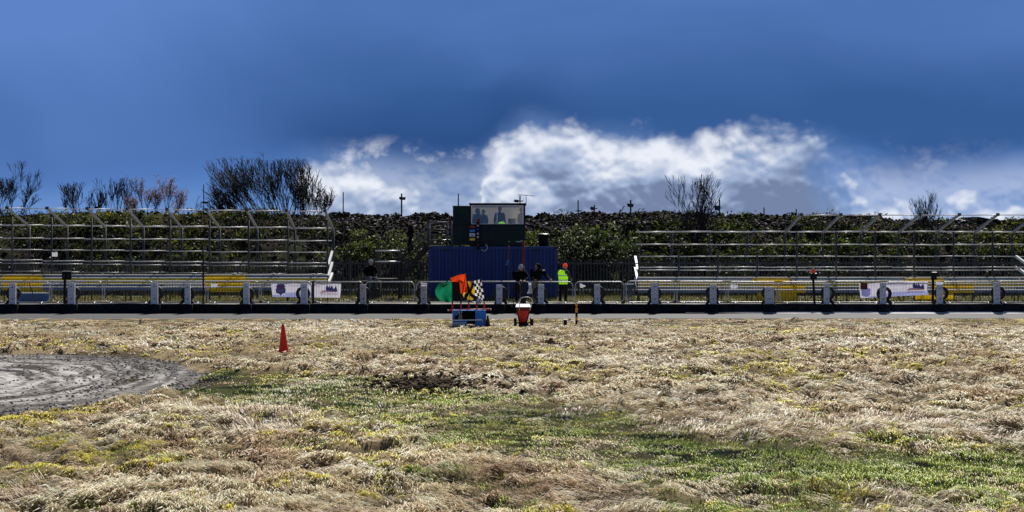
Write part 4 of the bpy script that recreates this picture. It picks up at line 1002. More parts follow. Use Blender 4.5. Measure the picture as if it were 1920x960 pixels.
def build_banners():
    Y = 59.44
    # left banner: crest and skyline mark
    xa, xb = X(508, Y), X(640, Y); xm = (xa + xb) / 2; z1, z0 = Z(530, Y), Z(558, Y)
    t = thing('banner', 'white sponsor banner with a navy crest tied to the left barriers', 'banner', (xm, Y, z0)); h = z1 - z0; w = xb - xa
    b = MB(); L = [(-w / 2, 0, h), (-w / 2 + .03, 0, h * .5), (-w / 2 + .05, 0, .03)]; Rr = [(w / 2, 0, h - .02), (w / 2 - .02, 0, h * .5), (w / 2 - .06, 0, -.01)]
    b.patch(L, Rr, 26, 6, .012, .6, 3.5, lambda u, v: 1 if (v > .5 + .5 * abs(u - .5) and u < .55) else 0); b.build('sheet', [M['banner'], M['bannerblue']], t, True)
    cxp = X(526.5, Y) - xm; cz = h * .55; s = .20
    poly([(-1, .55), (-.55, 1.05), (-.25, .9), (0, 1.1), (.25, .9), (.55, 1.05), (1, .55), (.8, .3), (1.05, .05), (.95, -.7), (.4, -.75), (0, -1.15), (-.4, -.75), (-.95, -.7), (-1.05, .05), (-.8, .3)], (0, 0), None, M['printblue'], 'x') if False else None
    pts = [(-1, .55), (-.55, 1.05), (-.25, .9), (0, 1.1), (.25, .9), (.55, 1.05), (1, .55), (.8, .3), (1.05, .05), (.95, -.7), (.4, -.75), (0, -1.15), (-.4, -.75), (-.95, -.7), (-1.05, .05), (-.8, .3)]
    c = poly([(p[0] * s, p[1] * s * 1.15) for p in pts], (cxp, cz), t, M['printblue'], 'crest', -.035)
    poly([(math.cos(a) * s * .32, math.sin(a) * s * .5 + s * .35) for a in np.linspace(0, 6.28, 14)[:-1]], (cxp, cz), c, M['printred'], 'crest_emblem', -.040)
    poly([(-.75 * s, -.12 * s), (.75 * s, -.12 * s), (.75 * s, -.05 * s), (-.75 * s, -.05 * s)], (cxp, cz), c, M['banner'], 'crest_band', -.041)
    lettering('RACING', .075, (cxp, -.042, cz - s * .42), c, M['banner'])
    lettering('The Destination', .09, (X(556, Y) - xm, -.036, h * .80), t, M['printgrey'])
    lettering('- for -', .08, (X(596, Y) - xm, -.036, h * .76), t, M['printgrey'])
    def skyline(cx, cz, k):
        g = poly([(-.30, 0), (-.12, 0), (-.14, .10), (-.08, .26), (-.04, .16), (0, .13), (.02, .24), (.06, .1), (.10, .22), (.2, .06), (.3, .2), (.34, .02), (.36, -.03), (-.3, -.03)], (cx, cz), t, M['printblue'], 'skyline_mark', -.036)
        poly([(-.36 * k, -.05), (.34 * k, -.03), (.34 * k, -.065), (-.36 * k, -.09)], (cx, cz), g, M['printred'], 'underline', -.037)
        lettering('EDOOROOM', .12, (cx, -.036, cz - .16), g, M['printblue'], sx=1.0)
    skyline(X(617, Y) - xm, h * .48, 1.)
    # right banner
    xa, xb = X(1611, Y), X(1741, Y); xm = (xa + xb) / 2; z1, z0 = Z(529, Y), Z(558, Y); h = z1 - z0; w = xb - xa
    t = thing('banner', 'white and blue sponsor banner with a small dark red board at its corner', 'banner', (xm, Y, z0))
    b = MB(); L = [(-w / 2, 0, h - .05), (-w / 2 + .02, 0, h * .4), (-w / 2 + .05, 0, -.02)]; Rr = [(w / 2 - .03, 0, h + .05), (w / 2 - .06, 0, h * .5), (w / 2 + .01, 0, .12)]
    b.patch(L, Rr, 26, 8, .012, 1.9, 3.2, lambda u, v: 1 if v > .60 + .9 * max(0, .42 - u) else 0); b.build('sheet', [M['banner'], M['bannerblue']], t, True)
    lettering('The Destination', .115, (X(1682, Y) - xm, -.036, h * .84), t, M['printgrey'], sx=1.05)
    lettering('for racing', .05, (X(1676, Y) - xm, -.036, h * .54), t, M['printgrey'])
    skyline(X(1717, Y) - xm, h * .62, 1.)
    poly([(-.22, .2), (.18, .16), (.16, -.12), (0, -.2), (-.2, -.13)], (X(1624, Y) - xm, h * .34), t, M['bannerblue'], 'crest', -.035)
    b = MB(); xs = X(1619.5, Y) - xm; zz = Z(536.5, Y) - z0; b.box((xs, -.05, zz), (.29, .015, .27)); sg = b.build('sign_board', M['darkred'], t)
    lettering('ISN', .13, (xs, -.0595, zz + .035), sg, M['signred']); lettering('MOTORS', .05, (xs, -.0595, zz - .07), sg, M['signred'])

def notice(px, py, w, h, Y, label, tilt=0.):
    b = MB(); W, H = w / sc(Y), h / sc(Y); b.patch([(-W / 2, 0, H / 2), (-W / 2 + .01, 0, -H / 2)], [(W / 2, 0, H / 2 - tilt * .1), (W / 2 - tilt * .12, 0, -H / 2)], 4, 4, .008)
    o = b.build('notice', M['paper'], None, True); o.location = (X(px, Y), Y, Z(py, Y)); tag(o, label, 'notice')
    b = MB()
    for k in range(4): b.bbox((-W * .34, -.022, H * (.28 - .17 * k)), (W * random.uniform(.1, .34), -.020, H * (.31 - .17 * k)))
    b.build('print_lines', M['bannerblue'], o)

# ------------------------------------------------------------------ small trackside things
def box_post(px, py_top, bh, bw, label, amber=False, twin=False, Y=59.0):
    z0 = .28; t = thing('signal_post', label, 'signal post', (X(px, Y), Y, z0)); zt = Z(py_top, Y) - z0
    xo = -.05 if twin else 0
    b = MB(); b.bar((xo + .07 if amber else xo - .02, .03, 0), (xo, .03, zt - .02), .085, .085); b.build('pole', M['black'], t)
    H = bh / sc(Y); W = bw / sc(Y)
    for k, x in enumerate((-.5, .5) if twin else (0,)):
        b = MB(); ww = W / (2 if twin else 1) * .96; b.box((x * W / 2 + (.06 if twin else 0), -.08, zt - H / 2 - (.0 if not amber else .0)), (ww, .16, H), Euler((0, 0, .25 * x)).to_matrix()); bx = b.build('lamp_box', M['black'], t, bevel=.015)
        b = MB(); b.lathe([(0, 0), (ww * .3, -.01), (ww * .36, .02)], (x * W / 2 + (.06 if twin else 0), -.165, zt - H * .5), 'y', 14); b.build('lens', M['hole'], bx, True)
        b = MB(); b.box((x * W / 2 + (.06 if twin else 0), -.16, zt + .012), (ww * .9, .14, .015), Euler((.2, 0, .25 * x)).to_matrix()); b.build('visor', M['galvd'], bx)
    if amber:
        b = MB(); b.lathe([(0, zt + .19), (.05, zt + .18), (.085, zt + .13), (.09, zt + .06), (.07, zt + .0), (0, zt)], (0, -.04, 0), n=14); b.build('amber_lamp', M['orange'], t, True)
        b = MB(); b.lathe([(0, zt + .225), (.045, zt + .215), (.05, zt + .185), (0, zt + .18)], (0, -.04, 0), n=12); b.build('lamp_cap', M['white'], t, True)

def crest_pole(px, py0, py1, Y, label, lamp=None, r=.035, second=None):
    x = X(px, Y); z0, z1 = Z(py1, Y) - .35, Z(py0, Y); t = thing('light_pole' if lamp else 'pole', label, 'light pole' if lamp else 'pole', (x, Y, z0))
    b = MB(); b.tube([(0, 0, 0), (.0, 0, z1 - z0)], r, 6); b.build('mast', M['galvd'] if not lamp else M['black'], t, True)
    if lamp:
        dx, py, w, h = lamp; zz = Z(py, Y) - z0; W, H = w / sc(Y), h / sc(Y)
        b = MB(); b.add([(dx - W / 2, -.12, zz + H * .5), (dx + W / 2, -.12, zz + H * .35), (dx + W / 2 * .8, -.15, zz - H * .5), (dx - W / 2 * .8, -.15, zz - H * .4), (dx - W / 2, .14, zz + H * .5), (dx + W / 2, .14, zz + H * .35), (dx + W / 2 * .8, .1, zz - H * .5), (dx - W / 2 * .8, .1, zz - H * .4)],
                        [(0, 3, 2, 1), (4, 5, 6, 7), (0, 1, 5, 4), (1, 2, 6, 5), (2, 3, 7, 6), (3, 0, 4, 7)])
        l = b.build('floodlight', M['black'], t)
        b = MB(); b.box((dx * .5, 0, zz), (abs(dx) + .3, .04, .05)); b.build('crossbar', M['black'], t)
        b = MB(); b.box((dx, -.145, zz), (W * .6, .02, H * .5)); b.build('lamp_glass', M['galvd'], l)

def build_crest():
    Yk = 80.6
    crest_pole(643.5, 360, 404, Yk, 'plain thin pole on the bank top right of the big windswept tree')
    crest_pole(753, 363, 404, Yk, 'floodlight pole on the bank above the person on the stairs', (.05, 372, 12, 6), .045)
    crest_pole(859.5, 363, 405, Yk, 'plain pole rising behind the left annex of the cabin')
    crest_pole(1084, 375, 404, Yk, 'thin pole with a small knob low on it, right of the cabin aerial', (.05, 395.5, 4, 3))
    crest_pole(1114.5, 384, 403, Yk, 'short lamp pole with a drooping lamp between two taller poles', (-.10, 391, 8, 7))
    crest_pole(1182.5, 375, 402, Yk, 'floodlight pole left of the bare tree over the right stand', (-.02, 385, 12, 7), .045)
    crest_pole(1349, 374, 403, Yk, 'floodlight pole at the right side of the bare tree', (-.12, 390, 11, 10), .04)
    crest_pole(1432.5, 389, 405, Yk, 'short plain stub post on the bank top right of the bare tree')
    crest_pole(1493, 392, 406, Yk, 'short pole with a tilted lamp just above the first rafter of the right stand', (-.15, 401, 9, 6))
    crest_pole(1551, 399, 407, Yk, 'smallest stub post on the bank top above the right stand')
    crest_pole(382, 346, 402, Yk, 'tall thin lamp pole left of the big windswept tree', (.10, 379.5, 10, 4), .03)
    crest_pole(184, 372, 402, Yk, 'lamp pole among the bare shrubs above the left stand', (-.05, 389, 8, 5), .03)
    Yr = 67.4
    crest_pole(975, 366.5, 372, Yr, 'small floodlight on a short pole fixed to the cabin roof', (-.16, 377, 9, 6), .03)
    t = thing('aerial', 'thin television aerial with a long boom standing on the cabin roof', 'aerial', (X(986.5, Yr), Yr, Z(382, Yr)))
    b = MB(); z = Z(365, Yr) - Z(382, Yr); b.tube([(0, 0, -.1), (0, 0, z)], .014, 5); b.build('mast', M['galvd'], t, True)
    b = MB(); b.tube([(X(971, Yr) - X(986.5, Yr), 0, z - .0), (X(1003, Yr) - X(986.5, Yr), .1, z - .06)], .012, 5)
    for k in range(8): x = -.34 + .1 * k; b.tube([(x, -.2, z), (x, .2, z)], .005, 4)
    b.build('boom', M['galvd'], t, True)
    # broken shed roof at the right
    Ysh = 81; t = thing('shed', 'dark ruined shed roof sloping down behind the right end of the bank', 'shed', (X(1860, Ysh), Ysh, Z(425, Ysh)))
    ox, oz = X(1860, Ysh), Z(425, Ysh)
    b = MB(); p0 = Vector((X(1817, Ysh) - ox, 0, Z(409, Ysh) - oz)); p1 = Vector((X(1912, Ysh) - ox, 0, Z(424, Ysh) - oz)); b.bar(p0, p1, 3.0, .12); b.build('roof', M['black'], t)
    b = MB(); b.bbox((p0.x + .3, -1.0, -1.4), (p1.x - .2, 1.0, -.03)); b.build('wall', M['timber'], t)
    b = MB()
    for k in range(10):
        x = p0.x + .08 * k + .02; b.bar((x, -1.4, p0.z - .08), (x + random.uniform(-.1, .1), -1.45, p0.z - random.uniform(.2, .45)), .03, .05)
    b.build('broken_lath', M['timber'], t)

def build_flags():
    Y = 49.1; x0 = X(881, Y); t = thing('flag_table', 'blue folding marshal table with a red tube flag rack', 'table', (x0, Y, 0)); s = sc(Y)
    def u(px): return (px - 881) / s
    def z(py): return Z(py, Y)
    xl, xr = u(848), u(911); zt = z(581.5)
    b = MB(); b.bbox((xl, -.02, zt - .03), (xr, .55, zt)); b.build('tabletop', M['tableblue'], t, bevel=.01)
    b = MB(); b.bbox((xl, .50, .08), (xr, .53, zt - .03)); b.build('back_panel', M['black'], t)
    b = MB(); b.bbox((xl, .0, .05), (xl + .03, .5, zt - .032)); b.build('side_panel', M['tableblue'], t)
    b = MB(); b.bbox((u(891), .0, .03), (xr, .03, zt - .032)); b.build('door_panel', M['tableblue'], t, bevel=.01)
    b = MB(); b.bbox((xl, -.005, z(589) - .04), (u(859), .02, zt - .031)); b.bbox((xl, -.005, .05), (u(853), .02, z(589) - .041)); b.bbox((u(853) + .002, .03, .03), (u(876), .045, z(601.5))); b.build('front_edge', M['tableblue'], t)
    b = MB(); b.bar((u(848), -.05, z(600.5)), (u(904), -.05, z(599.5)), .03, .035); b.build('towel_bar', M['galvb'], t)
    b = MB(); b.bbox((u(894), -.055, z(600.4)), (u(903), -.01, z(598.2))); b.build('label_strip', M['white'], t)
    b = MB(); b.bar((u(905), -.02, z(613)), (u(905), -.02, z(598)), .02, .02); b.bar((u(849), -.03, z(614)), (u(849), -.03, z(583)), .025, .025); b.build('leg', M['galv'], t)
    b = MB(); b.bbox((xl + .04, .05, z(601)), (u(891), .48, z(600.3))); b.build('shelf', M['black'], t)
    # rack: horizontal red tube and five sockets
    b = MB(); b.tube([(u(840), .25, z(582.5)), (u(920), .25, z(580.5))], .028, 8); b.build('rack_tube', M['red'], t, True)
    b = MB(); b.lathe([(0, 0), (.032, 0), (.032, .03), (0, .03)], (u(919.5), .25, z(580.7)), 'x', 10); b.lathe([(0, -.03), (.032, -.03), (.032, 0), (0, 0)], (u(840.5), .25, z(582.5)), 'x', 10); b.build('tube_cap', M['white'], t)
    for px in (848, 864, 879, 894, 908):
        b = MB(); b.tube([(u(px), .25, zt), (u(px) - .01, .25, z(566))], .026, 8); b.build('flag_socket', M['red'], t, True)
    # clear tub and black-white bundle
    b = MB(); a, c = u(850), u(873); b.add([(a + .03, -.12, .02), (c - .03, -.12, .02), (c - .03, .02, .02), (a + .03, .02, .02), (a, -.14, z(606)), (c, -.14, z(606)), (c, .03, z(606)), (a, .03, z(606))], [(0, 3, 2, 1), (0, 1, 5, 4), (1, 2, 6, 5), (2, 3, 7, 6), (3, 0, 4, 7)])
    tb = thing('storage_tub', 'clear plastic storage tub on the grass under the flag table', 'tub', (x0, Y, 0)); b.build('tub_shell', M['clear'], tb)
    b = MB(); b.bbox((a - .015, -.155, z(606)), (c + .015, .04, z(606) + .03)); b.build('rim', M['white'], tb)
    b = MB(); b.patch([(u(858.5), -.03, z(584)), (u(861), -.05, z(591)), (u(859), -.04, z(599))], [(u(867), -.03, z(583)), (u(866), -.06, z(591)), (u(868), -.04, z(600))], 4, 8, .02, .4, 1.4, lambda a_, b_: int(a_ * 3.9 + int(b_ * 7.9)) % 2)
    tag(b.build('folded_flag', [M['flagwhite'], M['flagblack']], None, True, loc=(x0, Y, 0)), 'furled black and white flag bundled on the front of the blue table', 'flag')
    def W(px, py, dy=0.): return (u(px), .25 + dy, z(py))
    def flag(label, L, Rr, mats, pole, mis=None, nu=12, nv=14, wave=.05, ph=0., freq=1.4):
        f = thing('flag', label, 'flag', (x0, Y, 0)); b = MB(); b.tube([pole[0], pole[1]], .014, 6); b.build('flag_stick', M['timber'], f, True)
        b = MB(); b.patch(L, Rr, nu, nv, wave, ph, freq, mis); b.build('cloth', mats, f, True)
    flag('green flag blowing out to the left of the rack', [W(838, 528), W(822, 534), W(815, 545), W(816, 556), W(824, 565), W(834, 567)], [W(847, 526.5), W(847.5, 535), W(848, 545), W(848, 552), W(848, 560), W(848, 566)], M['flaggreen'], (W(848, 570), W(847, 523)), None, 14, 14, .06, 1.0, 1.2)
    flag('plain black flag hanging between the green and the orange flag', [W(847.5, 526, .05), W(848, 545, .05), W(848.5, 566, .05)], [W(863, 526, .05), W(864, 545, .05), W(866, 563, .05)], M['flagblack'], (W(864, 570), W(861, 524, .05)), None, 10, 10, .03, .3, 1.)
    flag('bright orange red flag folded over itself above the black flag', [W(843.5, 521, -.04), W(845, 528, -.04), W(861, 527, -.06), W(862, 538, -.06), W(863.5, 550, -.06)], [W(873, 513, -.04), W(873.5, 524, -.04), W(875, 533, -.05), W(876, 542, -.05), W(877, 549, -.05)], M['flagorange'], (W(864.5, 569, -.03), W(873, 513, -.04)), None, 12, 16, .04, 2.1, 1.3)
    flag('yellow and black diagonally quartered flag beside the orange flag', [W(875, 529, .03), W(872, 540, .03), W(866, 552, .03), W(871, 562, .03)], [W(884, 527, .03), W(889, 540, .03), W(890.5, 552, .03), W(891, 562, .03)], [M['flagyellow'], M['flagblack']], (W(879, 570), W(882, 525, .03)),
         lambda a, b: 1 if ((abs(a - b) < .16) or (abs(a + b - 1) < .16) or (b < .55 and a > .52 + b * .3 and False)) else 0, 20, 24, .04, .2, 1.)
    flag('black and white chequered flag at the right of the rack', [W(889, 527), W(889.5, 540), W(890.5, 555), W(898, 561)], [W(902, 524.5), W(904, 538), W(906.5, 552), W(908, 566)], [M['flagwhite'], M['flagblack']], (W(894, 570), W(902, 523)),
         lambda a, b: (int(a * 4) + int(b * 7)) % 2, 16, 21, .03, 1.2, .9)
    b = MB(); b.patch([W(893, 561, -.05), W(894, 570, -.05)], [W(901, 560, -.05), W(902, 569.5, -.05)], 4, 4, .01)
    tag(b.build('notice', M['clear'], None, loc=(x0, Y, 0)), 'small pale blue card clipped below the chequered flag', 'notice')
    # dark cone by the table
    c = thing('traffic_cone', 'small dark red cone standing against the right end of the flag table', 'cone', (X(914.5, Y), Y - .1, 0))
    b = MB(); b.lathe([(0, .42), (.02, .42), (.028, .40), (.09, .03), (.0, .03)], n=16); b.build('cone_body', M['darkcone'], c, True)
    b = MB(); b.box((0, 0, .017), (.24, .24, .03)); b.build('base', M['darkcone'], c)

def build_cone():
    Y = GY(668); h = 59 / sc(Y); t = thing('traffic_cone', 'tall narrow dark orange traffic cone alone on the grass', 'cone', (X(532, Y), Y, .02))
    t.rotation_euler = (0, R(-1.5), .2)
    b = MB(); b.lathe([(.020, h - .02), (.033, h - .03), (.042, h - .08), (.075, h * .62), (.112, h * .28), (.142, .06), (.15, .045), (0, .045)], n=20); b.build('cone_body', M['orangecone'], t, True)
    b = MB(); b.lathe([(0, h), (.022, h), (.026, h - .015), (.028, h - .035), (0, h - .035)], n=14); b.build('tip', M['black'], t, True)
    b = MB(); b.box((0, 0, .02), (.30, .30, .045), None, 0, .9); b.build('base', M['darkcone'], t, bevel=.015)

def build_spreader():
    Y = 49.2; s = sc(Y); x0 = X(981, Y); t = thing('line_marker', 'red hopper line marking spreader with white lid and black wheels', 'spreader', (x0, Y, 0))
    def u(px): return (px - 981) / s
    def z(py): return Z(py, Y)
    b = MB(); zt, zb = z(576), z(604)
    a = .0
    b.add([(u(967.5), -.20, zt), (u(994.5), -.20, zt), (u(994.5), .22, zt), (u(967.5), .22, zt), (u(973.5), -.08, zb), (u(988), -.08, zb), (u(988), .10, zb), (u(973.5), .10, zb)], [(0, 3, 2, 1), (4, 5, 6, 7), (0, 1, 5, 4), (1, 2, 6, 5), (2, 3, 7, 6), (3, 0, 4, 7)])
    hp = b.build('hopper', M['red'], t, bevel=.015)
    b = MB()
    b.bar((u(967.8), -.215, zt - .03), (u(994.2), -.215, zt - .03), .02, .05); b.bar((u(968.5), -.21, zt - .05), (u(974), -.10, zb), .02, .035); b.bar((u(993.5), -.21, zt - .05), (u(987.5), -.10, zb), .02, .035)
    b.bar((u(970), -.20, z(581.5)), (u(991), -.20, z(581.5)), .02, .025); b.build('hopper_rib', M['darkcone'], hp)
    b = MB(); b.add([(u(966.5), -.22, zt + .003), (u(995.5), -.22, zt + .003), (u(993.5), .25, zt + .085), (u(968), .25, zt + .085), (u(966.5), -.22, zt + .02), (u(995.5), -.22, zt + .02), (u(993.5), .25, zt + .105), (u(968), .25, zt + .105)], [(0, 3, 2, 1), (4, 5, 6, 7), (0, 1, 5, 4), (1, 2, 6, 5), (2, 3, 7, 6), (3, 0, 4, 7)]); b.build('lid', M['white'], t, bevel=.006)
    pts = [(u(974), -.24, z(581)), (u(974.5), -.30, z(566)), (u(975), -.32, z(560)), (u(979), -.33, z(557)), (u(987), -.33, z(556)), (u(994), -.33, z(557.5)), (u(998), -.30, z(562)), (u(995), -.24, z(576)), (u(993), -.2, z(582))]
    b = MB(); b.tube(pts, .014, 8); b.build('handle', M['galvb'], t, True)
    for px, dy, r, w in ((966, -.15, .16, .10), (997, .1, .16, .12)):
        b = MB(); b.lathe([(.06, -w / 2), (r * .85, -w / 2), (r, -w / 2 + .02), (r, w / 2 - .02), (r * .85, w / 2), (.06, w / 2), (.06, -w / 2)], (u(px), dy, r), 'x', 20); wh = b.build('wheel', M['rubber'], t, True)
        b = MB(); b.lathe([(0, -w * .3), (.06, -w * .3), (.06, w * .3), (0, w * .3)], (u(px), dy, r), 'x', 12); b.build('rim', M['red'], wh)
    b = MB(); b.tube([(u(966), -.12, .16), (u(997), .08, .16)], .02, 6); b.bbox((u(972), -.16, .04), (u(991), .14, zb - .01)); b.build('chassis', M['black'], t)

def build_bits():
    Y = 50.0; t = thing('marker_post', 'thin marker post banded ochre and black at the track edge', 'post', (X(1081, Y), Y, 0)); s = sc(Y)
    zz = [Z(p, Y) for p in (611, 607, 600.5, 594, 586, 578)]; zz[0] = -.05
    for k in range(5):
        b = MB(); b.lathe([(0, zz[k]), (.042, zz[k]), (.042, zz[k + 1] - .001), (0, zz[k + 1] - .001)], n=12); b.build('band', M['ochre'] if k % 2 == 0 else M['black'], t, True)
    b = MB(); zc = Z(570.5, Y); b.lathe([(0, zz[5]), (.012, zz[5]), (.012, zc - .06), (.04, zc - .06), (.045, zc), (.03, zc + .05), (0, zc + .06)], n=12); b.build('tip', M['ochre'], t, True)
    Y = 49.7; t = thing('timing_box', 'small black box with a white top on the grass by the striped post', 'box', (X(1060, Y), Y, 0))
    b = MB(); b.box((0, 0, .11), (.11, .11, .20), None, 0, 1.15); b.build('case', M['black'], t, bevel=.01)
    b = MB(); b.box((0, 0, .225), (.15, .15, .03)); b.build('lid', M['white'], t, bevel=.008)
    # poles by the container
    for px, ptop, pred, lab, r in ((953.5, 460, 486, 'thin grey pole with a red top in front of the container, left of the two', .022), (981.5, 452, 497, 'thicker dark pole with a red upper half rising behind the white hat', .045)):
        Y = 60.7; t = thing('pole', lab, 'pole', (X(px, Y), Y, .28)); zt = Z(ptop, Y) - .28; zr = Z(pred, Y) - .28
        b = MB(); b.tube([(0, 0, 0), (0, 0, zr)], r, 8); b.build('shaft', M['galvd'] if r < .03 else M['timber'], t, True)
        b = MB(); b.tube([(0, 0, zr), (0, 0, zt)], r * 1.25, 8); b.build('red_sleeve', M['poler'], t, True)
        b = MB(); b.tube([(0, -.03, zr), (-.06, -.04, zr - .12), (-.1, -.04, zr - .26)], .02, 5); b.build('blue_tie', M['panelblue'], t, True)
    Y = 57.66; t = thing('timber_post', 'dark brown timber post on the wall in front of the white hat', 'post', (X(981, Y), Y, .386)); b = MB(); b.bbox((-.12, -.04, 0), (.12, .12, Z(528, Y) - .386)); b.build('shaft', M['timber'], t, bevel=.015); b = MB(); b.box((0, -.02, -.19), (.40, .30, .39), None, 0, .92); b.build('footing', M['wallblack'], t)
    Y = 59.3; t = thing('timber_post', 'thin black post at the joint of the two left banner barriers', 'post', (X(587, Y), Y, .28)); b = MB(); b.bbox((-.05, -.03, 0), (.05, .03, Z(527, Y) - .28)); b.build('shaft', M['timber'], t)
    Y = 59.2; t = thing('pole', 'tall thin dark pole standing at the left edge of the yellow seat section', 'pole', (X(381, Y), Y, .28)); b = MB(); b.tube([(0, 0, 0), (0, 0, Z(461, Y) - .28)], .035, 8); b.build('shaft', M['black'], t, True); b = MB(); b.lathe([(0, .0), (.09, 0), (.07, .06), (.04, .08)], n=10); b.build('base', M['black'], t, True)
    b = MB(); Y = 58.6; b.tube([(X(55, Y), Y, Z(531, Y)), (X(64, Y), Y + .1, Z(567, Y))], .022, 6); tag(b.build('stick', M['timber'], None, True), 'dark stick leaning against the barrier before the yellow boards', 'stick')
    box_post(124, 509, 15, 17, 'black post with a twin box lamp behind the wall at the left', False, True)
    box_post(1750, 511, 14, 10, 'black box lamp on a black post at the right end of the right banner')
    box_post(1524.5, 513, 12, 12, 'black signal post topped by a glowing amber lamp', True)
    # white cloth on the barrier
    Y = 59.3; b = MB(); b.patch([(X(991, Y), Y, Z(530, Y)), (X(991.5, Y), Y, Z(541, Y)), (X(988, Y), Y, Z(551, Y))], [(X(996, Y), Y, Z(530, Y)), (X(997, Y), Y, Z(541, Y)), (X(999, Y), Y, Z(550, Y))], 6, 10, .025, .5, 1.2)
    tag(b.build('white_cloth', M['paper'], None, True), 'white cloth hanging from the barrier between the two people in black', 'cloth')
    # blue board under the yellow section
    Y = 61.2; t = thing('blue_board', 'low blue board lying on edge below the yellow boards at the left', 'board', (X(62, Y), Y, .24)); W = 58 / sc(Y); b = MB(); b.bbox((-W / 2, 0, 0), (W / 2, .05, Z(549.5, Y) - .26)); b.build('panel', M['blueboard'], t); b = MB(); b.bbox((-W / 2 - .01, -.03, Z(549.5, Y) - .258), (W / 2 + .01, .12, Z(548, Y) - .25)); b.build('cap', M['white'], t)
    # yellow low board right
    Y = 61.2; t = thing('yellow_board', 'low yellow board lying on edge below the right hand banner', 'board', (X(1752, Y), Y, .24)); W = 72 / sc(Y); b = MB(); b.bbox((-W / 2, 0, Z(561, Y) - .24), (W / 2, .05, Z(553.5, Y) - .24)); b.build('panel', M['yellow'], t, bevel=.01)
    b = MB()
    for sx in (-.35, .35): b.bbox((sx * W - .03, .06, 0), (sx * W + .03, .12, Z(555, Y) - .24))
    b.build('support', M['timber'], t)
    # mesh gate at stand end
    Y = 60.2; t = thing('mesh_gate', 'dark mesh gate with a white top bar at the left end of the right stand', 'gate', (X(1180, Y), Y, .28)); W = 17 / sc(Y); h = Z(534, Y) - .28; b = MB(); b.bbox((-W / 2, 0, h), (W / 2, .05, h + .06)); b.build('top_bar', M['white'], t)
    b = MB()
    for k in range(6): x = -W / 2 + W * k / 5; b.tube([(x, .02, .02), (x, .02, h)], .012, 5)
    for k in range(6): b.tube([(-W / 2, .02, h * k / 6 + .03), (W / 2, .02, h * k / 6 + .03)], .008, 5)
    b.build('mesh_panel', M['bluegrey'], t)
    b = MB(); b.bbox((-W / 2 - .15, -.02, 0), (-W / 2 - .01, .1, h + .02)); b.build('gate_post', M['timber'], t)
    # vent drum on container
    Y = 67.6; t = thing('drum', 'black drum with a pale lid standing on the right end of the container', 'drum', (X(1019, Y), Y, Z(462, Y) + .003)); h = Z(438, Y) - Z(462, Y); b = MB(); b.lathe([(0, 0), (.24, 0), (.24, h * .4), (.25, h * .42), (.24, h * .45), (.24, h - .05), (0, h - .05)], n=18); b.build('barrel', M['black'], t, True)
    b = MB(); b.lathe([(0, h), (.2, h), (.30, h - .035), (.30, h - .05), (0, h - .05)], n=18); b.build('lid', M['galv'], t, True)
    # cabin desk things
    Y = 67.2; zdesk = Z(420.5, 66.78) - .02
    b = MB()
    for px, r in ((938, .08), (941.5, .09), (944, .07)): b.sphere((X(px, Y), Y, zdesk + r * .8), (r * 1.2, r, r * .9), 8, 6)
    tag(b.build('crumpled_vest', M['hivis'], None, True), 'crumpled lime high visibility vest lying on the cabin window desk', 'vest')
    t = thing('monitor', 'dark monitor on the desk at the right of the cabin window', 'monitor', (X(960, 67.35), 67.35, zdesk)); b = MB(); b.bbox((-.18, 0, .06), (.18, .04, .30)); b.build('screen_case', M['black'], t, bevel=.01); b = MB(); b.bbox((-.06, 0, 0), (.06, .1, .06)); b.build('foot', M['black'], t)
    # notices
    notice(402, 534.5, 13, 8, 59.44, 'white notice hung askew on the barrier before the yellow seats', .5)
    notice(1093, 535, 12, 8.5, 59.44, 'white notice slipping on the barrier before the palisade fence', 1.2)
    notice(1376.5, 537, 14, 8, 59.44, 'white notice on the barrier right of the scuffed post', .3)
    notice(1762, 531.5, 14, 8, 59.3, 'white notice behind the top of the right stand box lamp post', .3)
    notice(102.5, 477, 10.5, 8, 64.5, 'white sign fixed high on a front post of the left stand', 0)
    notice(795, 533.5, 12, 7, 59.4, 'white notice above the brownish post left of the flags', .2)
    # loose stones on the concourse
    n = 500; x = RNG.uniform(-24, 24, n); y = RNG.uniform(62, 69.5, n); x = np.where((x > -4.2) & (x < 2.4), x - 8, x); c = np.array((.10, .09, .08)) + RNG.random((n, 1)) ** 2 * np.array((.5, .47, .43))
    rocks('loose_stones', np.stack([x, y, gz(y) + .02], -1), RNG.uniform(.03, .11, n), c, 'loose stones and litter scattered under the stands', 'stones')
    # turned earth in the worn path
    n = 900; a = RNG.normal(0, 1, (n, 2)); Yc = GY(726); sp = np.where(RNG.random(n) < .5, 1., 1.9); x = X(815, Yc) + a[:, 0] * .46 * sp; y = Yc + a[:, 1] * .5 * sp
    c = np.array((.040, .028, .019)) + RNG.random((n, 1)) ** 2 * np.array((.14, .10, .07))
    rocks('turned_earth', np.stack([x, y, ground_h(x, y) + .10 * np.exp(-(a ** 2).sum(1) * .5)], -1), RNG.uniform(.015, .07, n), c, 'heap of dark turned earth in the worn grass', 'earth')

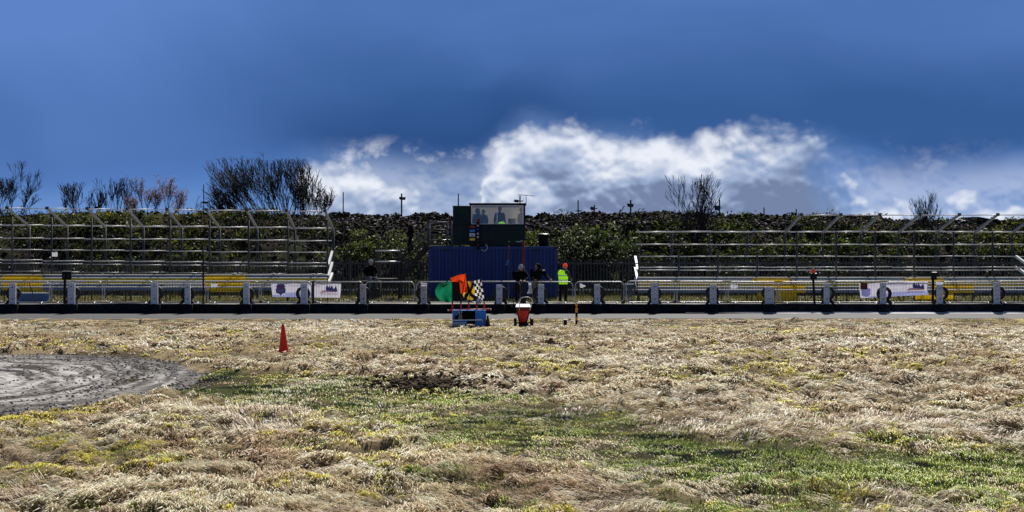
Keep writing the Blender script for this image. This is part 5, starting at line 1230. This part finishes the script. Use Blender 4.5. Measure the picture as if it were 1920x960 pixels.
def build_gravel():
    n = 5200; t = RNG.uniform(-1.9, 1.9, n); r = np.sqrt(RNG.uniform(.02, 1.15, n)); x = DC[0] + np.where(np.cos(t) > 0, DA, 2.4 * DA) * r * np.cos(t); y = DC[1] + DB * r * np.sin(t)
    keep = (x > -.40 * y - 1) & (RNG.random(n) < .25 + .8 * sstep(.45, .95, r)); x, y = x[keep], y[keep]
    c = np.array((.12, .11, .10)) + RNG.random((len(x), 1)) ** 2 * np.array((.42, .38, .35))
    rocks('gravel_stones', np.stack([x, y, np.full_like(x, .035)], -1), RNG.uniform(.010, .034, len(x)), c, 'loose gravel stones scattered over the grey turning track', 'gravel')
def build_concourse():
    xs = np.linspace(-60, 60, 240); ys = np.array([57.97, 58.5, 59, 60, 61, 62, 63, 64.5, 66, 68, 70, 71.6]); gx, gy = np.meshgrid(xs, ys)
    z = gz(gy) + .05 * (fbm(gx * .9, gy * .9, 171, 3) - .5) * sstep(61.5, 64, gy)
    V = np.stack([gx, gy, z], -1).reshape(-1, 3); i = np.arange(len(V)).reshape(len(ys), -1); F = np.stack([i[:-1, :-1], i[:-1, 1:], i[1:, 1:], i[1:, :-1]], -1).reshape(-1, 4)
    k = fbm(gx * .8, gy * 1.1, 173, 4); conc = np.array((.40, .385, .36)); gr = np.array((.16, .15, .05)); 
    m = sstep(61.6, 63.0, gy + (k - .5) * 1.5)[..., None]; col = conc * (.7 + .5 * k[..., None]); g2 = gr * (.5 + 1.1 * fbm(gx * 2, gy * 2, 175, 3))[..., None]
    dirt = np.array((.20, .175, .14)); g2 = g2 + (dirt - g2) * sstep(.48, .6, k)[..., None]
    col = col * (1 - m) + g2 * m
    tag(np_mesh('concourse', V, [F], col.reshape(-1, 3), M['stone'], True), kind='structure')
    # tufts of grass under the fence
    n = 26000; x = RNG.uniform(-26, 26, n); y = RNG.uniform(63, 70.5, n); keep = fbm(x * .8, y * 1.1, 173, 4) < .52; x, y = x[keep], y[keep]
    keep = ~((x > -4.0) & (x < 2.2) & (y > 66.5) & (y < 69.3)); x, y = x[keep], y[keep]
    z0 = gz(y); L = RNG.uniform(.06, .22, len(x)); a = RNG.uniform(0, 6.28, len(x)); w = .012
    V = np.stack([np.stack([x - w, y, z0], -1), np.stack([x + w, y, z0], -1), np.stack([x + np.cos(a) * L * .6, y + np.sin(a) * L * .6, z0 + L], -1)], 1).reshape(-1, 3)
    c = np.array((.16, .17, .03)) + RNG.random((len(x), 1)) * np.array((.25, .2, .1)); col = np.repeat(c, 3, 0)
    tag(np_mesh('verge_grass', V, [np.arange(len(V)).reshape(-1, 3)], col, M['grass']), 'short tufty grass on the ground under the stands and fence', 'grass', kind='stuff')

def build_trees():
    bare_tree('bare_tree', 'large dense windswept bare tree behind the left stand', 503, 299, 83, 228, 520, 84, (-.40, .5), 3, 4, 3, .30, fan=.27, dome=.55, thick=.03)
    bare_tree('bare_tree', 'bare tree cut off by the left edge behind the left stand', 22, 307, 83, 110, 18, 7, (0, .6), 5, 4, 4, .34, fan=.2, thick=.05)
    bare_tree('bare_tree', 'thin upright bare tree first to the right of the left edge tree', 155, 343, 83, 78, 158, 10, (-.1, .9), 8, 3, 4, .26, fan=.2, thick=.035)
    bare_tree('bare_tree', 'thin bare tree between its thin neighbour and the brown leaved one', 220, 335, 83, 68, 222, 10, (0, .9), 12, 3, 4, .26, fan=.2, thick=.035)
    bare_tree('bare_tree', 'bushy bare tree holding brown dead leaves above the left stand', 295, 337, 82.5, 100, 292, 10, (0, .3), 14, 3, 4, .38, leaf=(.30, .14, .05), fan=.34, thick=.035)
    bare_tree('bare_sapling', 'wispy bare sapling right of the brown leaved tree', 356, 358, 82.5, 40, 352, 2, (.3, .4), 16, 3, 3, .5, thick=.025)
    bare_tree('bare_tree', 'round headed bare tree on the bank over the right stand', 1303, 330, 76, 92, 1306, 13, (0, 1.6), 37, 4, 3, .24, fan=.02, dome=.6, thick=.045)
    bare_tree('bare_tree', 'small bare tree on the bank behind the far right rafters', 1735, 362, 76.5, 60, 1741, 8, (-.1, 1.4), 22, 3, 4, .32, fan=.05, dome=.4, thick=.04)
    bare_tree('bare_sapling', 'single thin sapling on the bank left of the round headed tree', 1163, 386, 80, 14, 1168, 1, (-.3, .5), 24, 2, 2, .3, thick=.02)
    S = shrub
    S(140, 400, 77, 1.2, .6, (.10, .11, .02), 'yellow green shrub behind the second front post of the left stand', 0)
    S(200, 398, 77.5, 1.4, .7, (.19, .19, .02), 'bright yellow green shrub below the thin bare trees')
    S(345, 401, 77.5, 1.8, .7, (.16, .13, .03), 'olive shrub below the wispy bare sapling', 0)
    S(520, 408, 78, 2.6, .6, (.035, .035, .02), 'dark brown shrub mass under the windswept tree', 0)
    S(650, 455, 74, 1.3, .55, (.10, .13, .02), 'bright green shrub at the right end of the left stand', .03)
    S(715, 432, 75.5, 1.6, .4, (.13, .15, .03), 'low green shrub above the seated person')
    S(745, 450, 73.5, .9, .5, (.07, .09, .02), 'dark shrub left of the person on the stairs')
    S(1000, 436, 73.5, .7, .55, (.10, .13, .015), 'yellow green shrub between cabin and black drum', .02)
    S(1072, 440, 73.5, 1.3, .8, (.05, .07, .02), 'large glossy leaved shrub above the high visibility vest', .16, 1500)
    S(1110, 428, 75, 1.3, .7, (.08, .11, .02), 'leafy shrub upper right of the glossy one', .12, 1200)
    S(1150, 425, 75, 1.2, .7, (.11, .16, .02), 'bright green shrub left of the right stand top rail', .06, 1100)
    S(1165, 455, 73, 1.0, .6, (.05, .07, .015), 'dark lower shrub left of the right stand', .08, 1000)
    S(1480, 440, 74.5, 1.8, .7, (.10, .13, .015), 'green shrub behind the first rafter of the right stand', .03)
    S(1620, 440, 74.5, 1.8, .7, (.09, .13, .015), 'green shrub behind the middle rafters of the right stand', .03)
    S(1790, 440, 74.5, 1.8, .7, (.10, .12, .02), 'green shrub behind the last but one rafter', .03)
    S(1890, 432, 75, 1.5, .7, (.13, .14, .02), 'yellowish green shrub at the right edge of the picture', .03)

# ------------------------------------------------------------------ sky, sun, camera
SUN_AZ, SUN_EL = 13.0, 46.0
def build_world():
    w = bpy.data.worlds.new('World'); scene.world = w; w.use_nodes = True
    nt = w.node_tree; N = nt.nodes; L = nt.links; N.clear()
    out = N.new('ShaderNodeOutputWorld'); bg = N.new('ShaderNodeBackground'); L.new(bg.outputs[0], out.inputs[0])
    def mth(op, a, b=None, c=None, clamp=False):
        n = N.new('ShaderNodeMath'); n.operation = op; n.use_clamp = clamp
        for i, v in enumerate((a, b, c)):
            if v is None: continue
            if isinstance(v, (int, float)): n.inputs[i].default_value = v
            else: L.new(v, n.inputs[i])
        return n.outputs[0]
    def ss(lo, hi, v):
        n = N.new('ShaderNodeMapRange'); n.interpolation_type = 'SMOOTHSTEP'; L.new(v, n.inputs[0])
        for i, q in ((1, lo), (2, hi)):
            if isinstance(q, (int, float)): n.inputs[i].default_value = q
            else: L.new(q, n.inputs[i])
        return n.outputs[0]
    def mix(f, a, b):
        n = N.new('ShaderNodeMix'); n.data_type = 'RGBA'
        if isinstance(f, (int, float)): n.inputs[0].default_value = f
        else: L.new(f, n.inputs[0])
        for i, v in ((6, a), (7, b)):
            if isinstance(v, tuple): n.inputs[i].default_value = (*v, 1)
            else: L.new(v, n.inputs[i])
        return n.outputs[2]
    def comb(x, y, z):
        n = N.new('ShaderNodeCombineXYZ')
        for i, v in enumerate((x, y, z)):
            if isinstance(v, (int, float)): n.inputs[i].default_value = v
            else: L.new(v, n.inputs[i])
        return n.outputs[0]
    def noise(vec, s, det=6, rough=.55, dist=0.):
        n = N.new('ShaderNodeTexNoise'); n.inputs['Scale'].default_value = s; n.inputs['Detail'].default_value = det; n.inputs['Roughness'].default_value = rough; n.inputs['Distortion'].default_value = dist
        L.new(vec, n.inputs['Vector']); return n.outputs['Fac']
    def curve(v, pts):
        n = N.new('ShaderNodeFloatCurve'); cm = n.mapping.curves[0]; n.mapping.use_clip = False
        for k, (x, y) in enumerate(pts):
            if k < 2: cm.points[k].location = (x, y)
            else: cm.points.new(x, y)
        n.mapping.update(); L.new(v, n.inputs['Value']); return n.outputs[0]
    tc = N.new('ShaderNodeTexCoord'); sp = N.new('ShaderNodeSeparateXYZ'); L.new(tc.outputs['Generated'], sp.inputs[0])
    x, y, z = sp.outputs
    az = mth('ARCTAN2', x, y); el = mth('ARCSINE', z)
    u = mth('MULTIPLY_ADD', az, FPX / 1920, .5, True)          # bearing, 0..1 across the view ahead
    sky = N.new('ShaderNodeTexSky'); sky.sky_type = 'NISHITA'; sky.sun_disc = False; sky.sun_elevation = R(SUN_EL); sky.sun_rotation = R(SUN_AZ); sky.dust_density = .6; sky.ozone_density = 2.
    vs = N.new('ShaderNodeVectorMath'); vs.operation = 'SCALE'; vs.inputs['Scale'].default_value = .04; L.new(sky.outputs[0], vs.inputs[0])
    # high cloud sheet
    pv = comb(mth('MULTIPLY', az, 1.0), mth('MULTIPLY', el, 1.7), .0)
    nb = noise(pv, 3.2, 5, .5, .4); nc = noise(pv, 9., 5, .55, .3)
    # cumulus
    cv = comb(mth('MULTIPLY', az, 1.0), mth('MULTIPLY', el, 1.3), .37)
    n1 = noise(cv, 21., 10, .60, .06)
    cv2 = comb(mth('MULTIPLY_ADD', az, 1.0, .003), mth('MULTIPLY_ADD', el, 1.3, .009), .37); n2 = noise(cv2, 21., 10, .60, .06)
    u_flat = u; u = mth('ADD', u, mth('MULTIPLY_ADD', noise(cv, 13., 6, .55, .05), .10, -.05), None, True)
    topel = curve(u, [(0, .40), (.20, .44), (.28, .55), (.36, .60), (.44, .58), (.48, .68), (.535, .82), (.58, .765), (.64, .76), (.665, .685), (.72, .72), (.78, .70), (.83, .61), (.90, .505), (1., .55)])
    topel = mth('MULTIPLY', topel, .095)                         # elevation of the cloud gap's upper edge
    capel = curve(u, [(0, .40), (.27, .44), (.315, .50), (.35, .49), (.40, .375), (.435, .215), (.452, .25), (.463, .50), (.48, .66), (.535, .82), (.58, .765), (.64, .76), (.665, .685), (.72, .72), (.78, .70), (.81, .60), (.83, .40), (.855, .26), (.885, .21), (.91, .21), (.93, .26), (1., .25)])
    capel = mth('MULTIPLY', capel, .095)
    cloud_dark = s8(55, 93, 151); cloud_light = s8(94, 132, 199)
    u = u_flat; side = ss(.46, .02, u)
    t1 = mth('MULTIPLY_ADD', side, .46, mth('MULTIPLY_ADD', ss(.35, .7, nb), .40, -.14))
    t1 = mth('MULTIPLY_ADD', ss(.075, .17, el), .56, t1, True)
    deck = mix(t1, cloud_dark, cloud_light)
    dk = mth('MULTIPLY', ss(.050, .0, mth('SUBTRACT', el, topel)), mth('MULTIPLY', mth('MULTIPLY', ss(.20, .36, u), ss(.62, .48, u)), .75))
    deck = mix(dk, deck, s8(40, 74, 130))
    # clear air below the sheet
    low = mix(ss(.0, .05, el), mix(mth('MULTIPLY', ss(.26, .34, u), ss(.84, .76, u)), s8(112, 150, 206), s8(140, 164, 202)), mix(mth('MULTIPLY', ss(.26, .34, u), ss(.84, .76, u)), s8(82, 126, 194), s8(98, 130, 182)))
    gap = mth('ADD', mth('SUBTRACT', topel, el), mth('MULTIPLY_ADD', nc, .05, -.030))
    base = mix(ss(-.020, .014, gap), deck, low)
    nl = noise(cv, 8.5, 3, .5, .1)
    u = mth('ADD', u_flat, mth('MULTIPLY_ADD', n1, .07, -.035), None, True)
    dens = curve(u, [(0, .0), (.265, .0), (.30, .80), (.34, 1.), (.42, .9), (.445, .30), (.455, .35), (.468, .95), (.5, 1.), (.70, 1.), (.77, .88), (.815, .55), (.84, .66), (.875, .72), (.895, .30), (.915, .68), (1., .82)])
    def vor(vec, sc_v):
        n = N.new('ShaderNodeTexVoronoi'); n.voronoi_dimensions = '2D'; n.feature = 'F1'; n.inputs['Scale'].default_value = sc_v; L.new(vec, n.inputs['Vector']); return n.outputs['Distance']
    wz = noise(cv, 26., 4, .55, 0.); wz2 = noise(cv2, 11., 3, .5, 0.)
    def heap(da, de):
        a_ = mth('ADD', mth('MULTIPLY_ADD', wz, .022, da), az); e_ = mth('MULTIPLY', mth('ADD', mth('MULTIPLY_ADD', wz2, .022, de), el), 1.25)
        p = comb(a_, e_, 0.)
        return mth('SUBTRACT', 1., mth('MULTIPLY_ADD', vor(p, 26.), .50, mth('MULTIPLY_ADD', vor(p, 58.), .27, mth('MULTIPLY', vor(p, 130.), .15))))
    B = heap(0., 0.); Bo = heap(.0012, .0034); Bc = mth('SUBTRACT', B, .62)
    inside = mth('ADD', mth('SUBTRACT', capel, el), mth('MULTIPLY_ADD', Bc, .040, mth('MULTIPLY_ADD', n1, .045, -.0225)))
    m = mth('MULTIPLY', ss(-.008, .018, inside), ss(.20, .78, mth('ADD', dens, mth('MULTIPLY_ADD', Bc, .9, mth('MULTIPLY_ADD', nl, .8, -.42)))))
    wis = mth('MULTIPLY', mth('MULTIPLY', ss(.47, .66, n1), ss(.020, .002, mth('ABSOLUTE', mth('SUBTRACT', mth('SUBTRACT', topel, .005), el)))), mth('MULTIPLY', ss(.31, .36, u), ss(.52, .47, u)))
    wis2 = mth('MULTIPLY', mth('MULTIPLY', ss(.42, .68, n1), ss(.030, .004, mth('ABSOLUTE', mth('SUBTRACT', .043, el)))), mth('MULTIPLY', ss(.78, .81, u), ss(1.02, .83, u)))
    hz = mth('MULTIPLY', mth('MULTIPLY', ss(.70, .80, u), mth('MULTIPLY_ADD', nl, .9, .05)), ss(-.010, .020, mth('SUBTRACT', topel, el)))
    m = mth('MAXIMUM', m, mth('MULTIPLY', hz, .72)); hz2 = mth('MULTIPLY', mth('MULTIPLY', ss(.30, .36, u), ss(.52, .46, u)), ss(-.004, .022, mth('SUBTRACT', topel, el)))
    m = mth('MAXIMUM', m, mth('MULTIPLY', hz2, mth('MULTIPLY_ADD', n1, .8, .0)))
    m = mth('MAXIMUM', m, mth('MULTIPLY', wis, .85)); m = mth('MAXIMUM', m, mth('MULTIPLY', wis2, .5))
    lit = mth('MULTIPLY_ADD', mth('SUBTRACT', B, Bo), 1.5, mth('MULTIPLY_ADD', nl, 3.2, mth('MULTIPLY_ADD', n1, 1.0, -1.52)))
    lit = mth('MULTIPLY_ADD', ss(.012, .045, mth('SUBTRACT', capel, el)), -.30, lit)
    rim = ss(.034, .004, inside); lit = mth('MULTIPLY_ADD', rim, .30, lit, True)
    ccol = mix(ss(.05, .50, lit), s8(116, 132, 166), s8(160, 178, 210)); ccol = mix(ss(.36, 1.0, lit), ccol, s8(238, 242, 251))
    front = mix(mth('MULTIPLY', m, .96), base, ccol)
    # overhead and behind: broken cloud over the physical sky
    hi = mix(ss(.42, .62, nb), vs.outputs[0], s8(66, 76, 100))
    total = mix(ss(.20, .42, el), front, hi)
    L.new(total, bg.inputs['Color']); bg.inputs['Strength'].default_value = 1.0

def build_light():
    l = bpy.data.lights.new('sun', 'SUN'); l.energy = 5.0; l.angle = R(.5); l.color = (1., .965, .89)
    o = bpy.data.objects.new('sun', l); C.objects.link(o)
    d = Vector((math.sin(R(SUN_AZ)) * math.cos(R(SUN_EL)), math.cos(R(SUN_AZ)) * math.cos(R(SUN_EL)), math.sin(R(SUN_EL))))
    o.rotation_euler = d.to_track_quat('Z', 'Y').to_euler(); o.location = d * 50
    cam = bpy.data.cameras.new('camera'); cam.sensor_width = 36; cam.lens = 50; cam.shift_y = -(480 - HOR) / 1920; cam.clip_end = 6000; cam.clip_start = .1
    co = bpy.data.objects.new('camera', cam); C.objects.link(co); co.location = (0, 0, CAMH); co.rotation_euler = (R(90), 0, 0); scene.camera = co
    scene.view_settings.view_transform = 'Standard'; scene.view_settings.look = 'None'; scene.view_settings.exposure = 0
    scene.render.engine = 'CYCLES'; scene.cycles.transparent_max_bounces = 16

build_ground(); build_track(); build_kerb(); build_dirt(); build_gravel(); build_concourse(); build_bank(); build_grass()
build_wall(); build_posts(); build_barriers(); build_stands(); build_fence()
Y0, ct = build_container(); cab = build_cabin(ct); build_signals(ct); build_stairs(); build_people(*cab)
build_banners(); build_crest(); build_flags(); build_cone(); build_spreader(); build_bits(); build_trees()
build_world(); build_light()
